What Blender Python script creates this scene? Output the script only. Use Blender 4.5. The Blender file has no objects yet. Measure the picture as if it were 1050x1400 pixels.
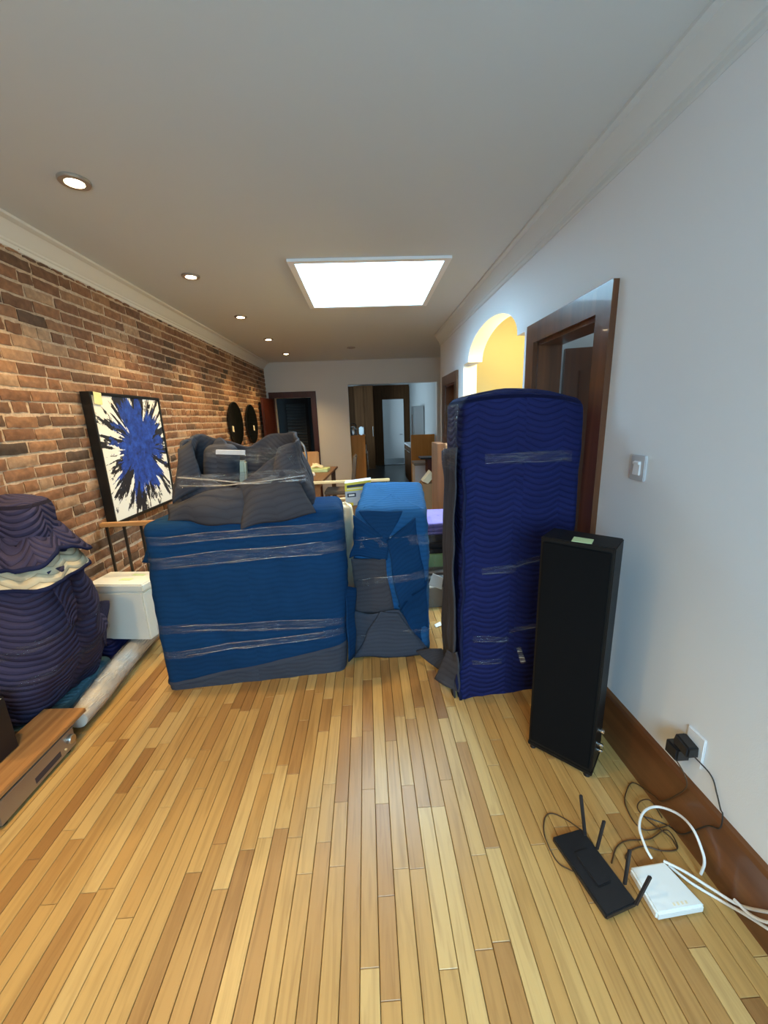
import bpy, bmesh, math, random
from mathutils import Vector, Matrix, noise
random.seed(7)
S = bpy.context.scene
COL = S.collection
PI = math.pi

# ------------------------------------------------------------------ camera
F_PX, YAW, PITCH, ROLL, CAM_H = 530.7, 0.038, -0.2385, -0.0371, 1.55
R, L, H, D = 1.1095, 1.9064, 2.6475, 7.97          # right wall, left wall, ceiling, far wall
def cam_axes():
    cy, sy, cp, sp = math.cos(YAW), math.sin(YAW), math.cos(PITCH), math.sin(PITCH)
    f = Vector((sy*cp, cy*cp, sp)); r = Vector((cy, -sy, 0)); u = r.cross(f)
    c, s = math.cos(ROLL), math.sin(ROLL)
    return c*r + s*u, -s*r + c*u, f
CR, CU, CF = cam_axes()
CP = Vector((0, 0, CAM_H))
cd = bpy.data.cameras.new('camera'); cam = bpy.data.objects.new('camera', cd); COL.objects.link(cam)
cam.matrix_world = Matrix(((CR.x, CU.x, -CF.x, CP.x), (CR.y, CU.y, -CF.y, CP.y), (CR.z, CU.z, -CF.z, CP.z), (0, 0, 0, 1)))
cd.sensor_fit = 'VERTICAL'; cd.sensor_height = 36.0; cd.lens = F_PX*36/1400; cd.clip_start = .02
S.camera = cam
def ray(x, y): return CF + CR*((x-525)/F_PX) - CU*((y-700)/F_PX)
def atz(x, y, z=0.0): d = ray(x, y); return CP + d*((z-CAM_H)/d.z)
def aty(x, y, v): d = ray(x, y); return CP + d*(v/d.y)
def atx(x, y, v): d = ray(x, y); return CP + d*(v/d.x)

# ------------------------------------------------------------------ world and light
S.view_settings.view_transform = 'Standard'; S.view_settings.look = 'None'
S.view_settings.gamma = 1; S.view_settings.use_curve_mapping = False
S.view_settings.exposure = 0.78
S.cycles.use_denoising = True
S.cycles.max_bounces = 8; S.cycles.diffuse_bounces = 5; S.cycles.glossy_bounces = 3
S.cycles.transparent_max_bounces = 24; S.cycles.transmission_bounces = 4
S.cycles.sample_clamp_indirect = 4.0; S.cycles.caustics_reflective = False; S.cycles.caustics_refractive = False
W = bpy.data.worlds.new('overcast_sky'); S.world = W; W.use_nodes = True
WB = W.node_tree.nodes['Background']; WB.inputs[0].default_value = (.50, .81, 1.0, 1); WB.inputs[1].default_value = 27.0
_n = W.node_tree.nodes; _l = W.node_tree.links
_tc = _n.new('ShaderNodeTexCoord'); _sp = _n.new('ShaderNodeSeparateXYZ'); _l.new(_tc.outputs['Generated'], _sp.inputs[0])
_rp = _n.new('ShaderNodeValToRGB'); _l.new(_sp.outputs[2], _rp.inputs[0])      # standard overcast sky: zenith three times the horizon
_e = _rp.color_ramp.elements; _e[0].position = 0; _e[0].color = (.148, .256, .333, 1); _e[1].position = 1; _e[1].color = (.445, .768, 1.0, 1)
_l.new(_rp.outputs[0], WB.inputs[0])
# sky portals in the real openings: the window behind the camera, the skylight
def portal(name, loc, rot, sx, sy):
    l = bpy.data.lights.new(name, 'AREA'); l.shape = 'RECTANGLE'; l.size = sx; l.size_y = sy; l.cycles.is_portal = True
    o = bpy.data.objects.new(name, l); COL.objects.link(o); o.location = loc; o.rotation_euler = rot; return o
WX0, WX1, WZ0, WZ1, WY = -.50, .95, .95, 2.25, -1.3
SX0, SX1, SY0, SY1, SZ = -.463, .632, 3.104, 4.24, H + .55
portal('window_sky_portal', ((WX0+WX1)/2, WY-.17, (WZ0+WZ1)/2), (PI/2, 0, 0), WX1-WX0, WZ1-WZ0)
portal('skylight_sky_portal', ((SX0+SX1)/2, (SY0+SY1)/2, SZ+.02), (0, 0, 0), SX1-SX0, SY1-SY0)
def area(name, loc, rot, sx, sy, power, color):
    l = bpy.data.lights.new(name, 'AREA'); l.shape = 'RECTANGLE'; l.size = sx; l.size_y = sy; l.energy = power; l.color = color
    o = bpy.data.objects.new(name, l); COL.objects.link(o); o.location = loc; o.rotation_euler = rot; return o
# daylight in the kitchen's own window (left kitchen wall) and an added light in the side room
area('kitchen_window_daylight', (-1.52, 10.2, 1.55), (0, -PI/2, 0), 1.0, 1.2, 42, (.62, .86, 1))
area('side_room_added_light', (3.1, 2.9, 1.7), (0, PI/2, 0), .8, .9, 9, (.75, .9, 1))  # area light added to brighten the side room; no window is modelled

# ------------------------------------------------------------------ materials
M = {}
def nodes(name):
    m = bpy.data.materials.new(name); m.use_nodes = True; M[name] = m
    nt = m.node_tree; b = nt.nodes['Principled BSDF']
    return m, nt, b
def N(nt, t, **kw):
    n = nt.nodes.new(t)
    for k, v in kw.items(): setattr(n, k, v)
    return n
def ramp(nt, stops):
    n = nt.nodes.new('ShaderNodeValToRGB'); e = n.color_ramp.elements
    while len(e) < len(stops): e.new(.5)
    for i, (p, c) in enumerate(stops): e[i].position = p; e[i].color = (*c, 1)
    return n
def math_n(nt, op, a, b=None, c=None):
    n = nt.nodes.new('ShaderNodeMath'); n.operation = op
    for i, v in enumerate((a, b, c)):
        if v is None: continue
        if isinstance(v, (int, float)): n.inputs[i].default_value = v
        else: nt.links.new(v, n.inputs[i])
    return n.outputs[0]
def simple(name, col, rough=.5, metal=0, bump=0, bscale=40, var=0, spec=.5, coat=0, sheen=0, alpha=1, emit=None, estr=0):
    m, nt, b = nodes(name)
    b.inputs['Base Color'].default_value = (*col, 1); b.inputs['Roughness'].default_value = rough
    b.inputs['Metallic'].default_value = metal; b.inputs['Specular IOR Level'].default_value = spec
    b.inputs['Coat Weight'].default_value = coat; b.inputs['Sheen Weight'].default_value = sheen
    if emit: b.inputs['Emission Color'].default_value = (*emit, 1); b.inputs['Emission Strength'].default_value = estr
    if bump or var:
        tc = N(nt, 'ShaderNodeNewGeometry'); nz = N(nt, 'ShaderNodeTexNoise'); nz.inputs['Scale'].default_value = bscale; nz.inputs['Detail'].default_value = 4
        nt.links.new(tc.outputs['Position'], nz.inputs['Vector'])
        if bump:
            bp = N(nt, 'ShaderNodeBump'); bp.inputs['Strength'].default_value = bump; bp.inputs['Distance'].default_value = .01
            nt.links.new(nz.outputs['Fac'], bp.inputs['Height']); nt.links.new(bp.outputs['Normal'], b.inputs['Normal'])
        if var:
            r = ramp(nt, [(.3, tuple(c*(1-var) for c in col)), (.7, tuple(min(1, c*(1+var)) for c in col))])
            nt.links.new(nz.outputs['Fac'], r.inputs[0]); nt.links.new(r.outputs[0], b.inputs['Base Color'])
    return m
def wood(name, dark, light, axis='Y', rough=.35, scale=18, stretch=.06, coat=0, spec=.5):
    m, nt, b = nodes(name)
    g = N(nt, 'ShaderNodeNewGeometry'); mp = N(nt, 'ShaderNodeMapping')
    sc = [scale]*3; sc['XYZ'.index(axis)] = scale*stretch; mp.inputs['Scale'].default_value = sc
    nz = N(nt, 'ShaderNodeTexNoise'); nz.inputs['Scale'].default_value = 1; nz.inputs['Detail'].default_value = 6; nz.inputs['Distortion'].default_value = .6
    nt.links.new(g.outputs['Position'], mp.inputs['Vector']); nt.links.new(mp.outputs[0], nz.inputs['Vector'])
    r = ramp(nt, [(.3, dark), (.7, light)]); nt.links.new(nz.outputs['Fac'], r.inputs[0]); nt.links.new(r.outputs[0], b.inputs['Base Color'])
    b.inputs['Roughness'].default_value = rough; b.inputs['Coat Weight'].default_value = coat; b.inputs['Specular IOR Level'].default_value = spec
    bp = N(nt, 'ShaderNodeBump'); bp.inputs['Strength'].default_value = .08; nt.links.new(nz.outputs['Fac'], bp.inputs['Height']); nt.links.new(bp.outputs['Normal'], b.inputs['Normal'])
    return m
def piece_random(nt, island):
    if island: return N(nt, 'ShaderNodeNewGeometry').outputs['Random Per Island']
    return N(nt, 'ShaderNodeObjectInfo').outputs['Random']
def plank_mat(name, island):
    m, nt, b = nodes(name); rnd = piece_random(nt, island)
    g = N(nt, 'ShaderNodeNewGeometry'); comb = N(nt, 'ShaderNodeCombineXYZ')
    off = math_n(nt, 'MULTIPLY', rnd, 37.0); nt.links.new(off, comb.inputs[0]); nt.links.new(off, comb.inputs[2])
    add = N(nt, 'ShaderNodeVectorMath', operation='ADD'); nt.links.new(g.outputs['Position'], add.inputs[0]); nt.links.new(comb.outputs[0], add.inputs[1])
    mp = N(nt, 'ShaderNodeMapping'); mp.inputs['Scale'].default_value = (42, 2.6, 42); nt.links.new(add.outputs[0], mp.inputs[0])
    nz = N(nt, 'ShaderNodeTexNoise'); nz.inputs['Scale'].default_value = 1; nz.inputs['Detail'].default_value = 5; nz.inputs['Distortion'].default_value = 1.2
    nt.links.new(mp.outputs[0], nz.inputs[0])
    base = ramp(nt, [(0, (.28, .138, .042)), (.12, (.355, .186, .057)), (.4, (.43, .247, .078)), (.75, (.47, .288, .098)), (1, (.525, .355, .142))])
    nt.links.new(rnd, base.inputs[0])
    gr = ramp(nt, [(.25, (.62, .56, .5)), (.55, (1, 1, 1)), (.8, (1.0, .96, .9))]); nt.links.new(nz.outputs['Fac'], gr.inputs[0])
    mx = N(nt, 'ShaderNodeMix', data_type='RGBA', blend_type='MULTIPLY'); mx.inputs[0].default_value = .75
    nt.links.new(base.outputs[0], mx.inputs[6]); nt.links.new(gr.outputs[0], mx.inputs[7]); nt.links.new(mx.outputs[2], b.inputs['Base Color'])
    b.inputs['Roughness'].default_value = .42; b.inputs['Coat Weight'].default_value = .10; b.inputs['Coat Roughness'].default_value = .25
    bp = N(nt, 'ShaderNodeBump'); bp.inputs['Strength'].default_value = .06; nt.links.new(nz.outputs['Fac'], bp.inputs['Height']); nt.links.new(bp.outputs['Normal'], b.inputs['Normal'])
def brick_mat(name, island):
    m, nt, b = nodes(name); rnd = piece_random(nt, island)
    base = ramp(nt, [(0, (.05, .033, .024)), (.08, (.11, .059, .033)), (.3, (.175, .080, .040)), (.6, (.235, .110, .054)), (.85, (.285, .150, .077)), (1, (.36, .23, .14))])
    nt.links.new(rnd, base.inputs[0])
    g = N(nt, 'ShaderNodeNewGeometry'); nz = N(nt, 'ShaderNodeTexNoise'); nz.inputs['Scale'].default_value = 26; nz.inputs['Detail'].default_value = 6
    nt.links.new(g.outputs['Position'], nz.inputs['Vector'])
    gr = ramp(nt, [(.3, (.55, .52, .5)), (.55, (1, 1, 1)), (.72, (1.5, 1.5, 1.45))]); nt.links.new(nz.outputs['Fac'], gr.inputs[0])
    mx = N(nt, 'ShaderNodeMix', data_type='RGBA', blend_type='MULTIPLY'); mx.inputs[0].default_value = .7
    nt.links.new(base.outputs[0], mx.inputs[6]); nt.links.new(gr.outputs[0], mx.inputs[7]); nt.links.new(mx.outputs[2], b.inputs['Base Color'])
    b.inputs['Roughness'].default_value = .8
    bp = N(nt, 'ShaderNodeBump'); bp.inputs['Strength'].default_value = .5; bp.inputs['Distance'].default_value = .01
    nt.links.new(nz.outputs['Fac'], bp.inputs['Height']); nt.links.new(bp.outputs['Normal'], b.inputs['Normal'])
def quilt(name, col, thread=None, spacing=.03, period=.17, amp=.022, strength=.7, rough=.85, sheen=.0, var=.18, tk=.55):
    """moving-blanket cloth: zigzag rows of quilting stitched across it (UV in metres)"""
    m, nt, b = nodes(name)
    uv = N(nt, 'ShaderNodeUVMap'); sx = N(nt, 'ShaderNodeSeparateXYZ'); nt.links.new(uv.outputs[0], sx.inputs[0])
    tri = math_n(nt, 'PINGPONG', sx.outputs[0], period/2)
    soft = math_n(nt, 'SINE', math_n(nt, 'MULTIPLY', tri, PI/(period/2)*.5)); 
    vv = math_n(nt, 'ADD', sx.outputs[1], math_n(nt, 'MULTIPLY', soft, amp))
    wob = N(nt, 'ShaderNodeTexNoise'); wob.inputs['Scale'].default_value = 6; nt.links.new(uv.outputs[0], wob.inputs[0])
    vv = math_n(nt, 'ADD', vv, math_n(nt, 'MULTIPLY', wob.outputs['Fac'], .03))
    ph = math_n(nt, 'PINGPONG', vv, spacing/2)
    hgt = math_n(nt, 'POWER', math_n(nt, 'DIVIDE', ph, spacing/2), .55)
    nz = N(nt, 'ShaderNodeTexNoise'); nz.inputs['Scale'].default_value = 160; nz.inputs['Detail'].default_value = 3; nt.links.new(uv.outputs[0], nz.inputs[0])
    hh = math_n(nt, 'ADD', hgt, math_n(nt, 'MULTIPLY', nz.outputs['Fac'], .12))
    bp = N(nt, 'ShaderNodeBump'); bp.inputs['Strength'].default_value = strength; bp.inputs['Distance'].default_value = .008
    nt.links.new(hh, bp.inputs['Height']); nt.links.new(bp.outputs['Normal'], b.inputs['Normal'])
    th = thread or tuple(c*tk for c in col)
    r = ramp(nt, [(0, th), (.32, col), (1, tuple(min(1, c*1.12) for c in col))]); nt.links.new(hgt, r.inputs[0])
    n2 = N(nt, 'ShaderNodeTexNoise'); n2.inputs['Scale'].default_value = 4; n2.inputs['Detail'].default_value = 4; nt.links.new(uv.outputs[0], n2.inputs[0])
    r2 = ramp(nt, [(.3, (1-var,)*3), (.7, (1, 1, 1))]); nt.links.new(n2.outputs['Fac'], r2.inputs[0])
    mx = N(nt, 'ShaderNodeMix', data_type='RGBA', blend_type='MULTIPLY'); mx.inputs[0].default_value = 1
    nt.links.new(r.outputs[0], mx.inputs[6]); nt.links.new(r2.outputs[0], mx.inputs[7]); nt.links.new(mx.outputs[2], b.inputs['Base Color'])
    b.inputs['Roughness'].default_value = rough; b.inputs['Sheen Weight'].default_value = sheen; b.inputs['Specular IOR Level'].default_value = .12
def film(name, opacity, rough=.12, col=(.8, .82, .86), gloss=.035):
    m, nt, b = nodes(name)
    out = nt.nodes['Material Output']
    b.inputs['Base Color'].default_value = (*col, 1); b.inputs['Roughness'].default_value = rough; b.inputs['Specular IOR Level'].default_value = .9
    tr = N(nt, 'ShaderNodeBsdfTransparent'); tr.inputs[0].default_value = (.93, .93, .94, 1)
    gl = N(nt, 'ShaderNodeBsdfGlossy'); gl.inputs['Roughness'].default_value = rough
    g = N(nt, 'ShaderNodeNewGeometry'); mp = N(nt, 'ShaderNodeMapping'); mp.inputs['Scale'].default_value = (10, 10, 95); nt.links.new(g.outputs['Position'], mp.inputs[0])
    nz = N(nt, 'ShaderNodeTexNoise'); nz.inputs['Scale'].default_value = 1; nz.inputs['Detail'].default_value = 5; nt.links.new(mp.outputs[0], nz.inputs[0])
    bp = N(nt, 'ShaderNodeBump'); bp.inputs['Strength'].default_value = 1; bp.inputs['Distance'].default_value = .02
    nt.links.new(nz.outputs['Fac'], bp.inputs['Height']); nt.links.new(bp.outputs['Normal'], gl.inputs['Normal']); nt.links.new(bp.outputs['Normal'], b.inputs['Normal'])
    r = ramp(nt, [(.5, (opacity*.2,)*3), (.66, (opacity*2,)*3)]); nt.links.new(nz.outputs['Fac'], r.inputs[0])
    m1 = N(nt, 'ShaderNodeMixShader'); nt.links.new(r.outputs[0], m1.inputs[0]); nt.links.new(tr.outputs[0], m1.inputs[1]); nt.links.new(b.outputs[0], m1.inputs[2])
    m2 = N(nt, 'ShaderNodeMixShader'); m2.inputs[0].default_value = gloss; nt.links.new(m1.outputs[0], m2.inputs[1]); nt.links.new(gl.outputs[0], m2.inputs[2])
    nt.links.new(m2.outputs[0], out.inputs[0])
def pane_mat(name, f=.08, tint=(1, 1, 1)):
    m, nt, b = nodes(name); out = nt.nodes['Material Output']
    tr = N(nt, 'ShaderNodeBsdfTransparent'); tr.inputs[0].default_value = (*tint, 1); gl = N(nt, 'ShaderNodeBsdfGlossy'); gl.inputs['Roughness'].default_value = .02
    mx = N(nt, 'ShaderNodeMixShader'); mx.inputs[0].default_value = f
    nt.links.new(tr.outputs[0], mx.inputs[1]); nt.links.new(gl.outputs[0], mx.inputs[2]); nt.links.new(mx.outputs[0], out.inputs[0])
def painting_mat(name):
    """white canvas with a burst of blue and black brush strokes (UV 0..1)"""
    m, nt, b = nodes(name)
    uv = N(nt, 'ShaderNodeUVMap'); sx = N(nt, 'ShaderNodeSeparateXYZ'); nt.links.new(uv.outputs[0], sx.inputs[0])
    x = math_n(nt, 'SUBTRACT', sx.outputs[0], .56); y = math_n(nt, 'SUBTRACT', sx.outputs[1], .56)
    th = math_n(nt, 'ARCTAN2', y, x)
    r = math_n(nt, 'SQRT', math_n(nt, 'ADD', math_n(nt, 'MULTIPLY', x, x), math_n(nt, 'MULTIPLY', math_n(nt, 'MULTIPLY', y, y), .72)))
    def streak(k, kr, seed, dist):
        c = N(nt, 'ShaderNodeCombineXYZ'); nt.links.new(math_n(nt, 'MULTIPLY', th, k), c.inputs[0]); nt.links.new(math_n(nt, 'MULTIPLY', r, kr), c.inputs[1]); c.inputs[2].default_value = seed
        n = N(nt, 'ShaderNodeTexNoise'); n.inputs['Scale'].default_value = 1; n.inputs['Detail'].default_value = 7; n.inputs['Roughness'].default_value = .62; n.inputs['Distortion'].default_value = dist
        nt.links.new(c.outputs[0], n.inputs[0]); return n.outputs['Fac']
    def blot(s, seed):
        mp = N(nt, 'ShaderNodeMapping'); mp.inputs['Location'].default_value = (seed, seed*.7, 0); nt.links.new(uv.outputs[0], mp.inputs[0])
        n = N(nt, 'ShaderNodeTexNoise'); n.inputs['Scale'].default_value = s; n.inputs['Detail'].default_value = 8; n.inputs['Roughness'].default_value = .7
        nt.links.new(mp.outputs[0], n.inputs[0]); return n.outputs['Fac']
    s1 = streak(4.6, 2.2, 3.0, .5); s2 = streak(6.5, 1.6, 11.0, .3)
    blue = math_n(nt, 'SUBTRACT', math_n(nt, 'ADD', math_n(nt, 'MULTIPLY', s1, 1.5), math_n(nt, 'MULTIPLY', blot(7, 2), .55)), math_n(nt, 'MULTIPLY', r, 1.35))
    blue = math_n(nt, 'GREATER_THAN', blue, .57)
    blk = math_n(nt, 'SUBTRACT', math_n(nt, 'ADD', math_n(nt, 'MULTIPLY', s2, 1.7), math_n(nt, 'MULTIPLY', blot(9, 5), .6)), math_n(nt, 'MULTIPLY', r, .62))
    blk = math_n(nt, 'GREATER_THAN', blk, .875)
    bc = ramp(nt, [(.35, (.008, .02, .10)), (.5, (.012, .045, .26)), (.65, (.02, .08, .40))]); nt.links.new(blot(14, 9), bc.inputs[0])
    m1 = N(nt, 'ShaderNodeMix', data_type='RGBA'); nt.links.new(blk, m1.inputs[0]); m1.inputs[6].default_value = (.78, .77, .70, 1); m1.inputs[7].default_value = (.012, .013, .02, 1)
    m2 = N(nt, 'ShaderNodeMix', data_type='RGBA'); nt.links.new(blue, m2.inputs[0]); nt.links.new(m1.outputs[2], m2.inputs[6]); nt.links.new(bc.outputs[0], m2.inputs[7])
    nt.links.new(m2.outputs[2], b.inputs['Base Color']); b.inputs['Roughness'].default_value = .5

plank_mat('plank', False); plank_mat('plank_far', True); brick_mat('brick', False); brick_mat('brick_far', True)
simple('mortar', (.47, .35, .245), .9, bump=.5, bscale=60, var=.2)
simple('subfloor', (.05, .025, .01), .9)
simple('wall_paint', (.74, .77, .80), .55, bump=.05, bscale=220)
simple('far_wall_paint', (.74, .715, .66), .6)
simple('ceiling_paint', (.62, .66, .67), .7)
simple('crown_paint', (.68, .67, .62), .5)
simple('shaft_white', (.88, .9, .92), .5)
simple('hall_paint', (.25, .235, .14), .7)
simple('room_paint', (.5, .53, .53), .7)
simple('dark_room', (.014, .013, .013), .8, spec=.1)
simple('kitchen_wall', (.5, .52, .53), .6)
simple('kitchen_tile', (.035, .042, .045), .25)
wood('casing', (.075, .025, .008), (.15, .052, .017), 'Z', .3, coat=.3)
wood('baseboard_wood', (.10, .036, .012), (.20, .078, .028), 'Y', .35, coat=.2)
wood('far_casing', (.035, .007, .003), (.075, .016, .007), 'Z', .4)
wood('cabinet_orange', (.50, .21, .045), (.60, .28, .07), 'Z', .55, spec=.25)
wood('cabinet_brown', (.070, .029, .009), (.105, .046, .015), 'Z', .65, spec=.2)
wood('rail_wood', (.45, .22, .08), (.6, .33, .13), 'X', .4)
wood('pale_wood', (.62, .46, .24), (.75, .60, .36), 'X', .4)
wood('board_wood', (.26, .115, .04), (.46, .24, .09), 'Y', .45, scale=26)
wood('shelf_wood', (.16, .075, .04), (.24, .12, .065), 'Z', .5)
wood('shelf_light', (.52, .31, .15), (.62, .40, .21), 'Z', .5)
wood('table_wood', (.14, .065, .03), (.22, .11, .05), 'Y', .4)
simple('black_metal', (.015, .013, .012), .4)
simple('speaker_black', (.006, .006, .006), .5, spec=.25)
simple('grille_black', (.004, .004, .0045), .9, spec=.12)
simple('plastic_black', (.012, .012, .014), .35)
simple('antenna_black', (.022, .018, .018), .45)
simple('plastic_white', (.78, .82, .82), .3)
simple('plate_white', (.75, .76, .78), .35)
simple('plate_shaded', (.5, .5, .52), .4)  # white switch plate, its shade put into a darker base colour
simple('cable_white', (.75, .76, .75), .4)
simple('cable_black', (.02, .017, .015), .5)
simple('cable_brown', (.06, .03, .012), .5)
simple('chrome', (.75, .75, .76), .15, metal=1)
simple('steel', (.5, .5, .5), .3, metal=1)
simple('amp_silver', (.36, .32, .28), .4, metal=.75)
simple('amp_dark', (.03, .025, .02), .5)
simple('trim_ring', (.42, .38, .33), .35, metal=.6)
simple('bulb_lit', (1, .9, .7), .5, emit=(1, .80, .50), estr=26)
simple('bulb_off', (.25, .22, .2), .4)
simple('foam_white', (.74, .74, .68), .6, bump=.05)
simple('note_yellow', (.78, .72, .33), .7)
simple('note_green', (.60, .74, .40), .7)
simple('paper_cream', (.76, .68, .48), .7)
simple('paper_white', (.8, .8, .8), .7)
simple('card_brown', (.30, .18, .09), .8)
simple('card_grey', (.26, .23, .20), .8)
simple('card_white', (.55, .55, .58), .7)
simple('print_yellow', (.80, .66, .06), .5)
simple('print_dark', (.03, .03, .05), .5)
simple('print_grey', (.45, .48, .55), .5)
simple('mirror_black', (.006, .007, .007), .12)
simple('canvas_frame', (.008, .008, .008), .35)
simple('fabric_taupe', (.12, .09, .07), .9)
simple('shoe_black', (.015, .013, .014), .55)
simple('accent_red', (.4, .03, .05), .5)
simple('folder_green', (.25, .42, .22), .6)
simple('dark_red', (.06, .01, .008), .6)
simple('cream_wadding', (.70, .65, .56), .8)
simple('louvre', (.03, .032, .032), .6)
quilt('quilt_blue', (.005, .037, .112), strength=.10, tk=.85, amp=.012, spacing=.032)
quilt('quilt_blue_skylit', (.020, .10, .25), strength=.2, tk=.8, amp=.012, spacing=.032)  # same blue cloth, skylight on its top put into a lighter colour
quilt('quilt_navy', (.013, .017, .085), strength=.8, spacing=.031, period=.2, amp=.03)
quilt('quilt_purple', (.045, .040, .085), strength=1.0, spacing=.034, period=.22, amp=.065)
quilt('quilt_cream', (.60, .52, .36), thread=(.30, .26, .18), strength=.8, spacing=.036, period=.2, amp=.03)
quilt('quilt_grey', (.052, .053, .066), strength=.18, tk=.8, spacing=.03, amp=.012)
quilt('quilt_slate', (.05, .06, .085), strength=.15, tk=.85, spacing=.03, amp=.012)
quilt('quilt_teal', (.06, .13, .17), strength=.4)
quilt('quilt_violet', (.20, .18, .50), strength=.4)
simple('cloth_black', (.012, .012, .018), .9)
simple('binding', (.010, .014, .05), .8, spec=.1)
film('film', .05, .07); film('film_ridge', .10, .16, (.85, .87, .9), .30); film('film_bag', .30, .18, (.85, .83, .78), .08); film('film_faint', .02, .07, gloss=.02)
pane_mat('glass'); painting_mat('canvas_paint')

# ------------------------------------------------------------------ mesh helpers (all geometry in world metres)
WL = {}
def link(o, parent=None, c=None):
    COL.objects.link(o); c = Vector(c) if c is not None else Vector()
    WL[o.name] = c.copy()
    if parent is not None: o.parent = parent; o.location = c - WL[parent.name]
    else: o.location = c
    return o
def thing(name, label, cat, loc, group=None, kind=None):
    o = bpy.data.objects.new(name, None); o.empty_display_size = .05; link(o, None, loc); tag(o, label, cat, group, kind); return o
def tag(o, label=None, cat=None, group=None, kind=None):
    for k, v in (('label', label), ('category', cat), ('group', group), ('kind', kind)):
        if v: o[k] = v
    return o
def mesh_from(name, vf, mat, bevel=0, segs=2, smooth=False, uv=None, angle=.6):
    v, f = vf; me = bpy.data.meshes.new(name); me.from_pydata([tuple(p) for p in v], [], f); me.update()
    if uv is not None:
        ul = me.uv_layers.new(name='UVMap')
        for lp in me.loops: ul.data[lp.index].uv = uv[lp.vertex_index]
    bm = bmesh.new(); bm.from_mesh(me)
    bmesh.ops.recalc_face_normals(bm, faces=bm.faces)
    if bevel: bmesh.ops.bevel(bm, geom=bm.edges[:], offset=bevel, segments=segs, affect='EDGES', clamp_overlap=True)
    bm.to_mesh(me); bm.free()
    if smooth or bevel:
        for p in me.polygons: p.use_smooth = True
        if not smooth or angle: me.set_sharp_from_angle(angle=angle)
    me.materials.append(M[mat]); return me
def mk(name, vf, mat, parent=None, **kw):
    v = [Vector(p) for p in vf[0]]
    lo = Vector((min(p.x for p in v), min(p.y for p in v), min(p.z for p in v))); hi = Vector((max(p.x for p in v), max(p.y for p in v), max(p.z for p in v)))
    c = Vector(((lo.x+hi.x)/2, (lo.y+hi.y)/2, lo.z))
    sol = kw.pop('solid', 0)
    me = mesh_from(name, ([p-c for p in v], vf[1]), mat, **kw)
    o = bpy.data.objects.new(name, me); link(o, parent, c)
    if sol:
        s = o.modifiers.new('thickness', 'SOLIDIFY'); s.thickness = sol; s.offset = -1
    return o
def struct(name, vf, mat, parent=None, **kw):
    o = mk(name, vf, mat, parent, **kw)
    if parent is None: o['kind'] = 'structure'
    return o
def join(*parts):
    v, f = [], []
    for pv, pf in parts:
        n = len(v); v += list(pv); f += [tuple(i+n for i in q) for q in pf]
    return v, f
def hexa(p): return list(p), [(0, 1, 2, 3), (7, 6, 5, 4), (0, 4, 5, 1), (1, 5, 6, 2), (2, 6, 7, 3), (3, 7, 4, 0)]
def box(x0, x1, y0, y1, z0, z1):
    return hexa([(x0, y0, z0), (x1, y0, z0), (x1, y1, z0), (x0, y1, z0), (x0, y0, z1), (x1, y0, z1), (x1, y1, z1), (x0, y1, z1)])
def obox(cx, cy, z0, sx, sy, sz, rz):
    c, s = math.cos(rz), math.sin(rz)
    q = [(cx + a*sx/2*c - b*sy/2*s, cy + a*sx/2*s + b*sy/2*c) for a, b in ((-1, -1), (1, -1), (1, 1), (-1, 1))]
    return prism(q, z0, z0+sz)
def prism(q, z0, z1):
    n = len(q); v = [(x, y, z0) for x, y in q] + [(x, y, z1) for x, y in q]
    return v, [tuple(range(n))[::-1], tuple(range(n, 2*n))] + [(i, (i+1) % n, n+(i+1) % n, n+i) for i in range(n)]
def extrude_y(prof, y0, y1):      # profile of (x,z)
    n = len(prof); v = [(x, y0, z) for x, z in prof] + [(x, y1, z) for x, z in prof]
    return v, [tuple(range(n)), tuple(range(n, 2*n))[::-1]] + [(i, (i+1) % n, n+(i+1) % n, n+i) for i in range(n)]
def frame_of(d):
    d = d.normalized(); a = Vector((0, 0, 1)) if abs(d.z) < .9 else Vector((1, 0, 0)); u = d.cross(a).normalized(); return u, d.cross(u)
def tube(pts, r, n=8, cap=True):
    pts = [Vector(p) for p in pts]; v, f = [], []; m = len(pts)
    rr = r if isinstance(r, (list, tuple)) else [r]*m
    u = None
    for i, p in enumerate(pts):
        d = (pts[min(i+1, m-1)] - pts[max(i-1, 0)])
        if u is None: u, w = frame_of(d)
        else:
            dn = d.normalized(); u = (u - dn*u.dot(dn)).normalized(); w = dn.cross(u)
        for k in range(n):
            a = 2*PI*k/n; v.append(p + (u*math.cos(a) + w*math.sin(a))*rr[i])
    for i in range(m-1):
        for k in range(n): f.append((i*n+k, i*n+(k+1) % n, (i+1)*n+(k+1) % n, (i+1)*n+k))
    if cap: f.append(tuple(range(n))[::-1]); f.append(tuple(range((m-1)*n, m*n)))
    return v, f
def spline(pts, k=8):
    pts = [Vector(p) for p in pts]; P = [2*pts[0]-pts[1]] + pts + [2*pts[-1]-pts[-2]]; out = []
    for i in range(1, len(P)-2):
        a, b, c, d = P[i-1:i+3]
        for j in range(k):
            t = j/k; out.append(.5*((2*b) + (c-a)*t + (2*a-5*b+4*c-d)*t*t + (3*b-a-3*c+d)*t**3))
    out.append(pts[-1]); return out
def lathe(prof, c, n=24):
    v, f = [], []; c = Vector(c)
    for r, z in prof:
        for k in range(n): a = 2*PI*k/n; v.append(c + Vector((r*math.cos(a), r*math.sin(a), z)))
    for i in range(len(prof)-1):
        for k in range(n): f.append((i*n+k, i*n+(k+1) % n, (i+1)*n+(k+1) % n, (i+1)*n+k))
    f.append(tuple(range(n))); f.append(tuple(range((len(prof)-1)*n, len(prof)*n)))
    return v, f
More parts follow.
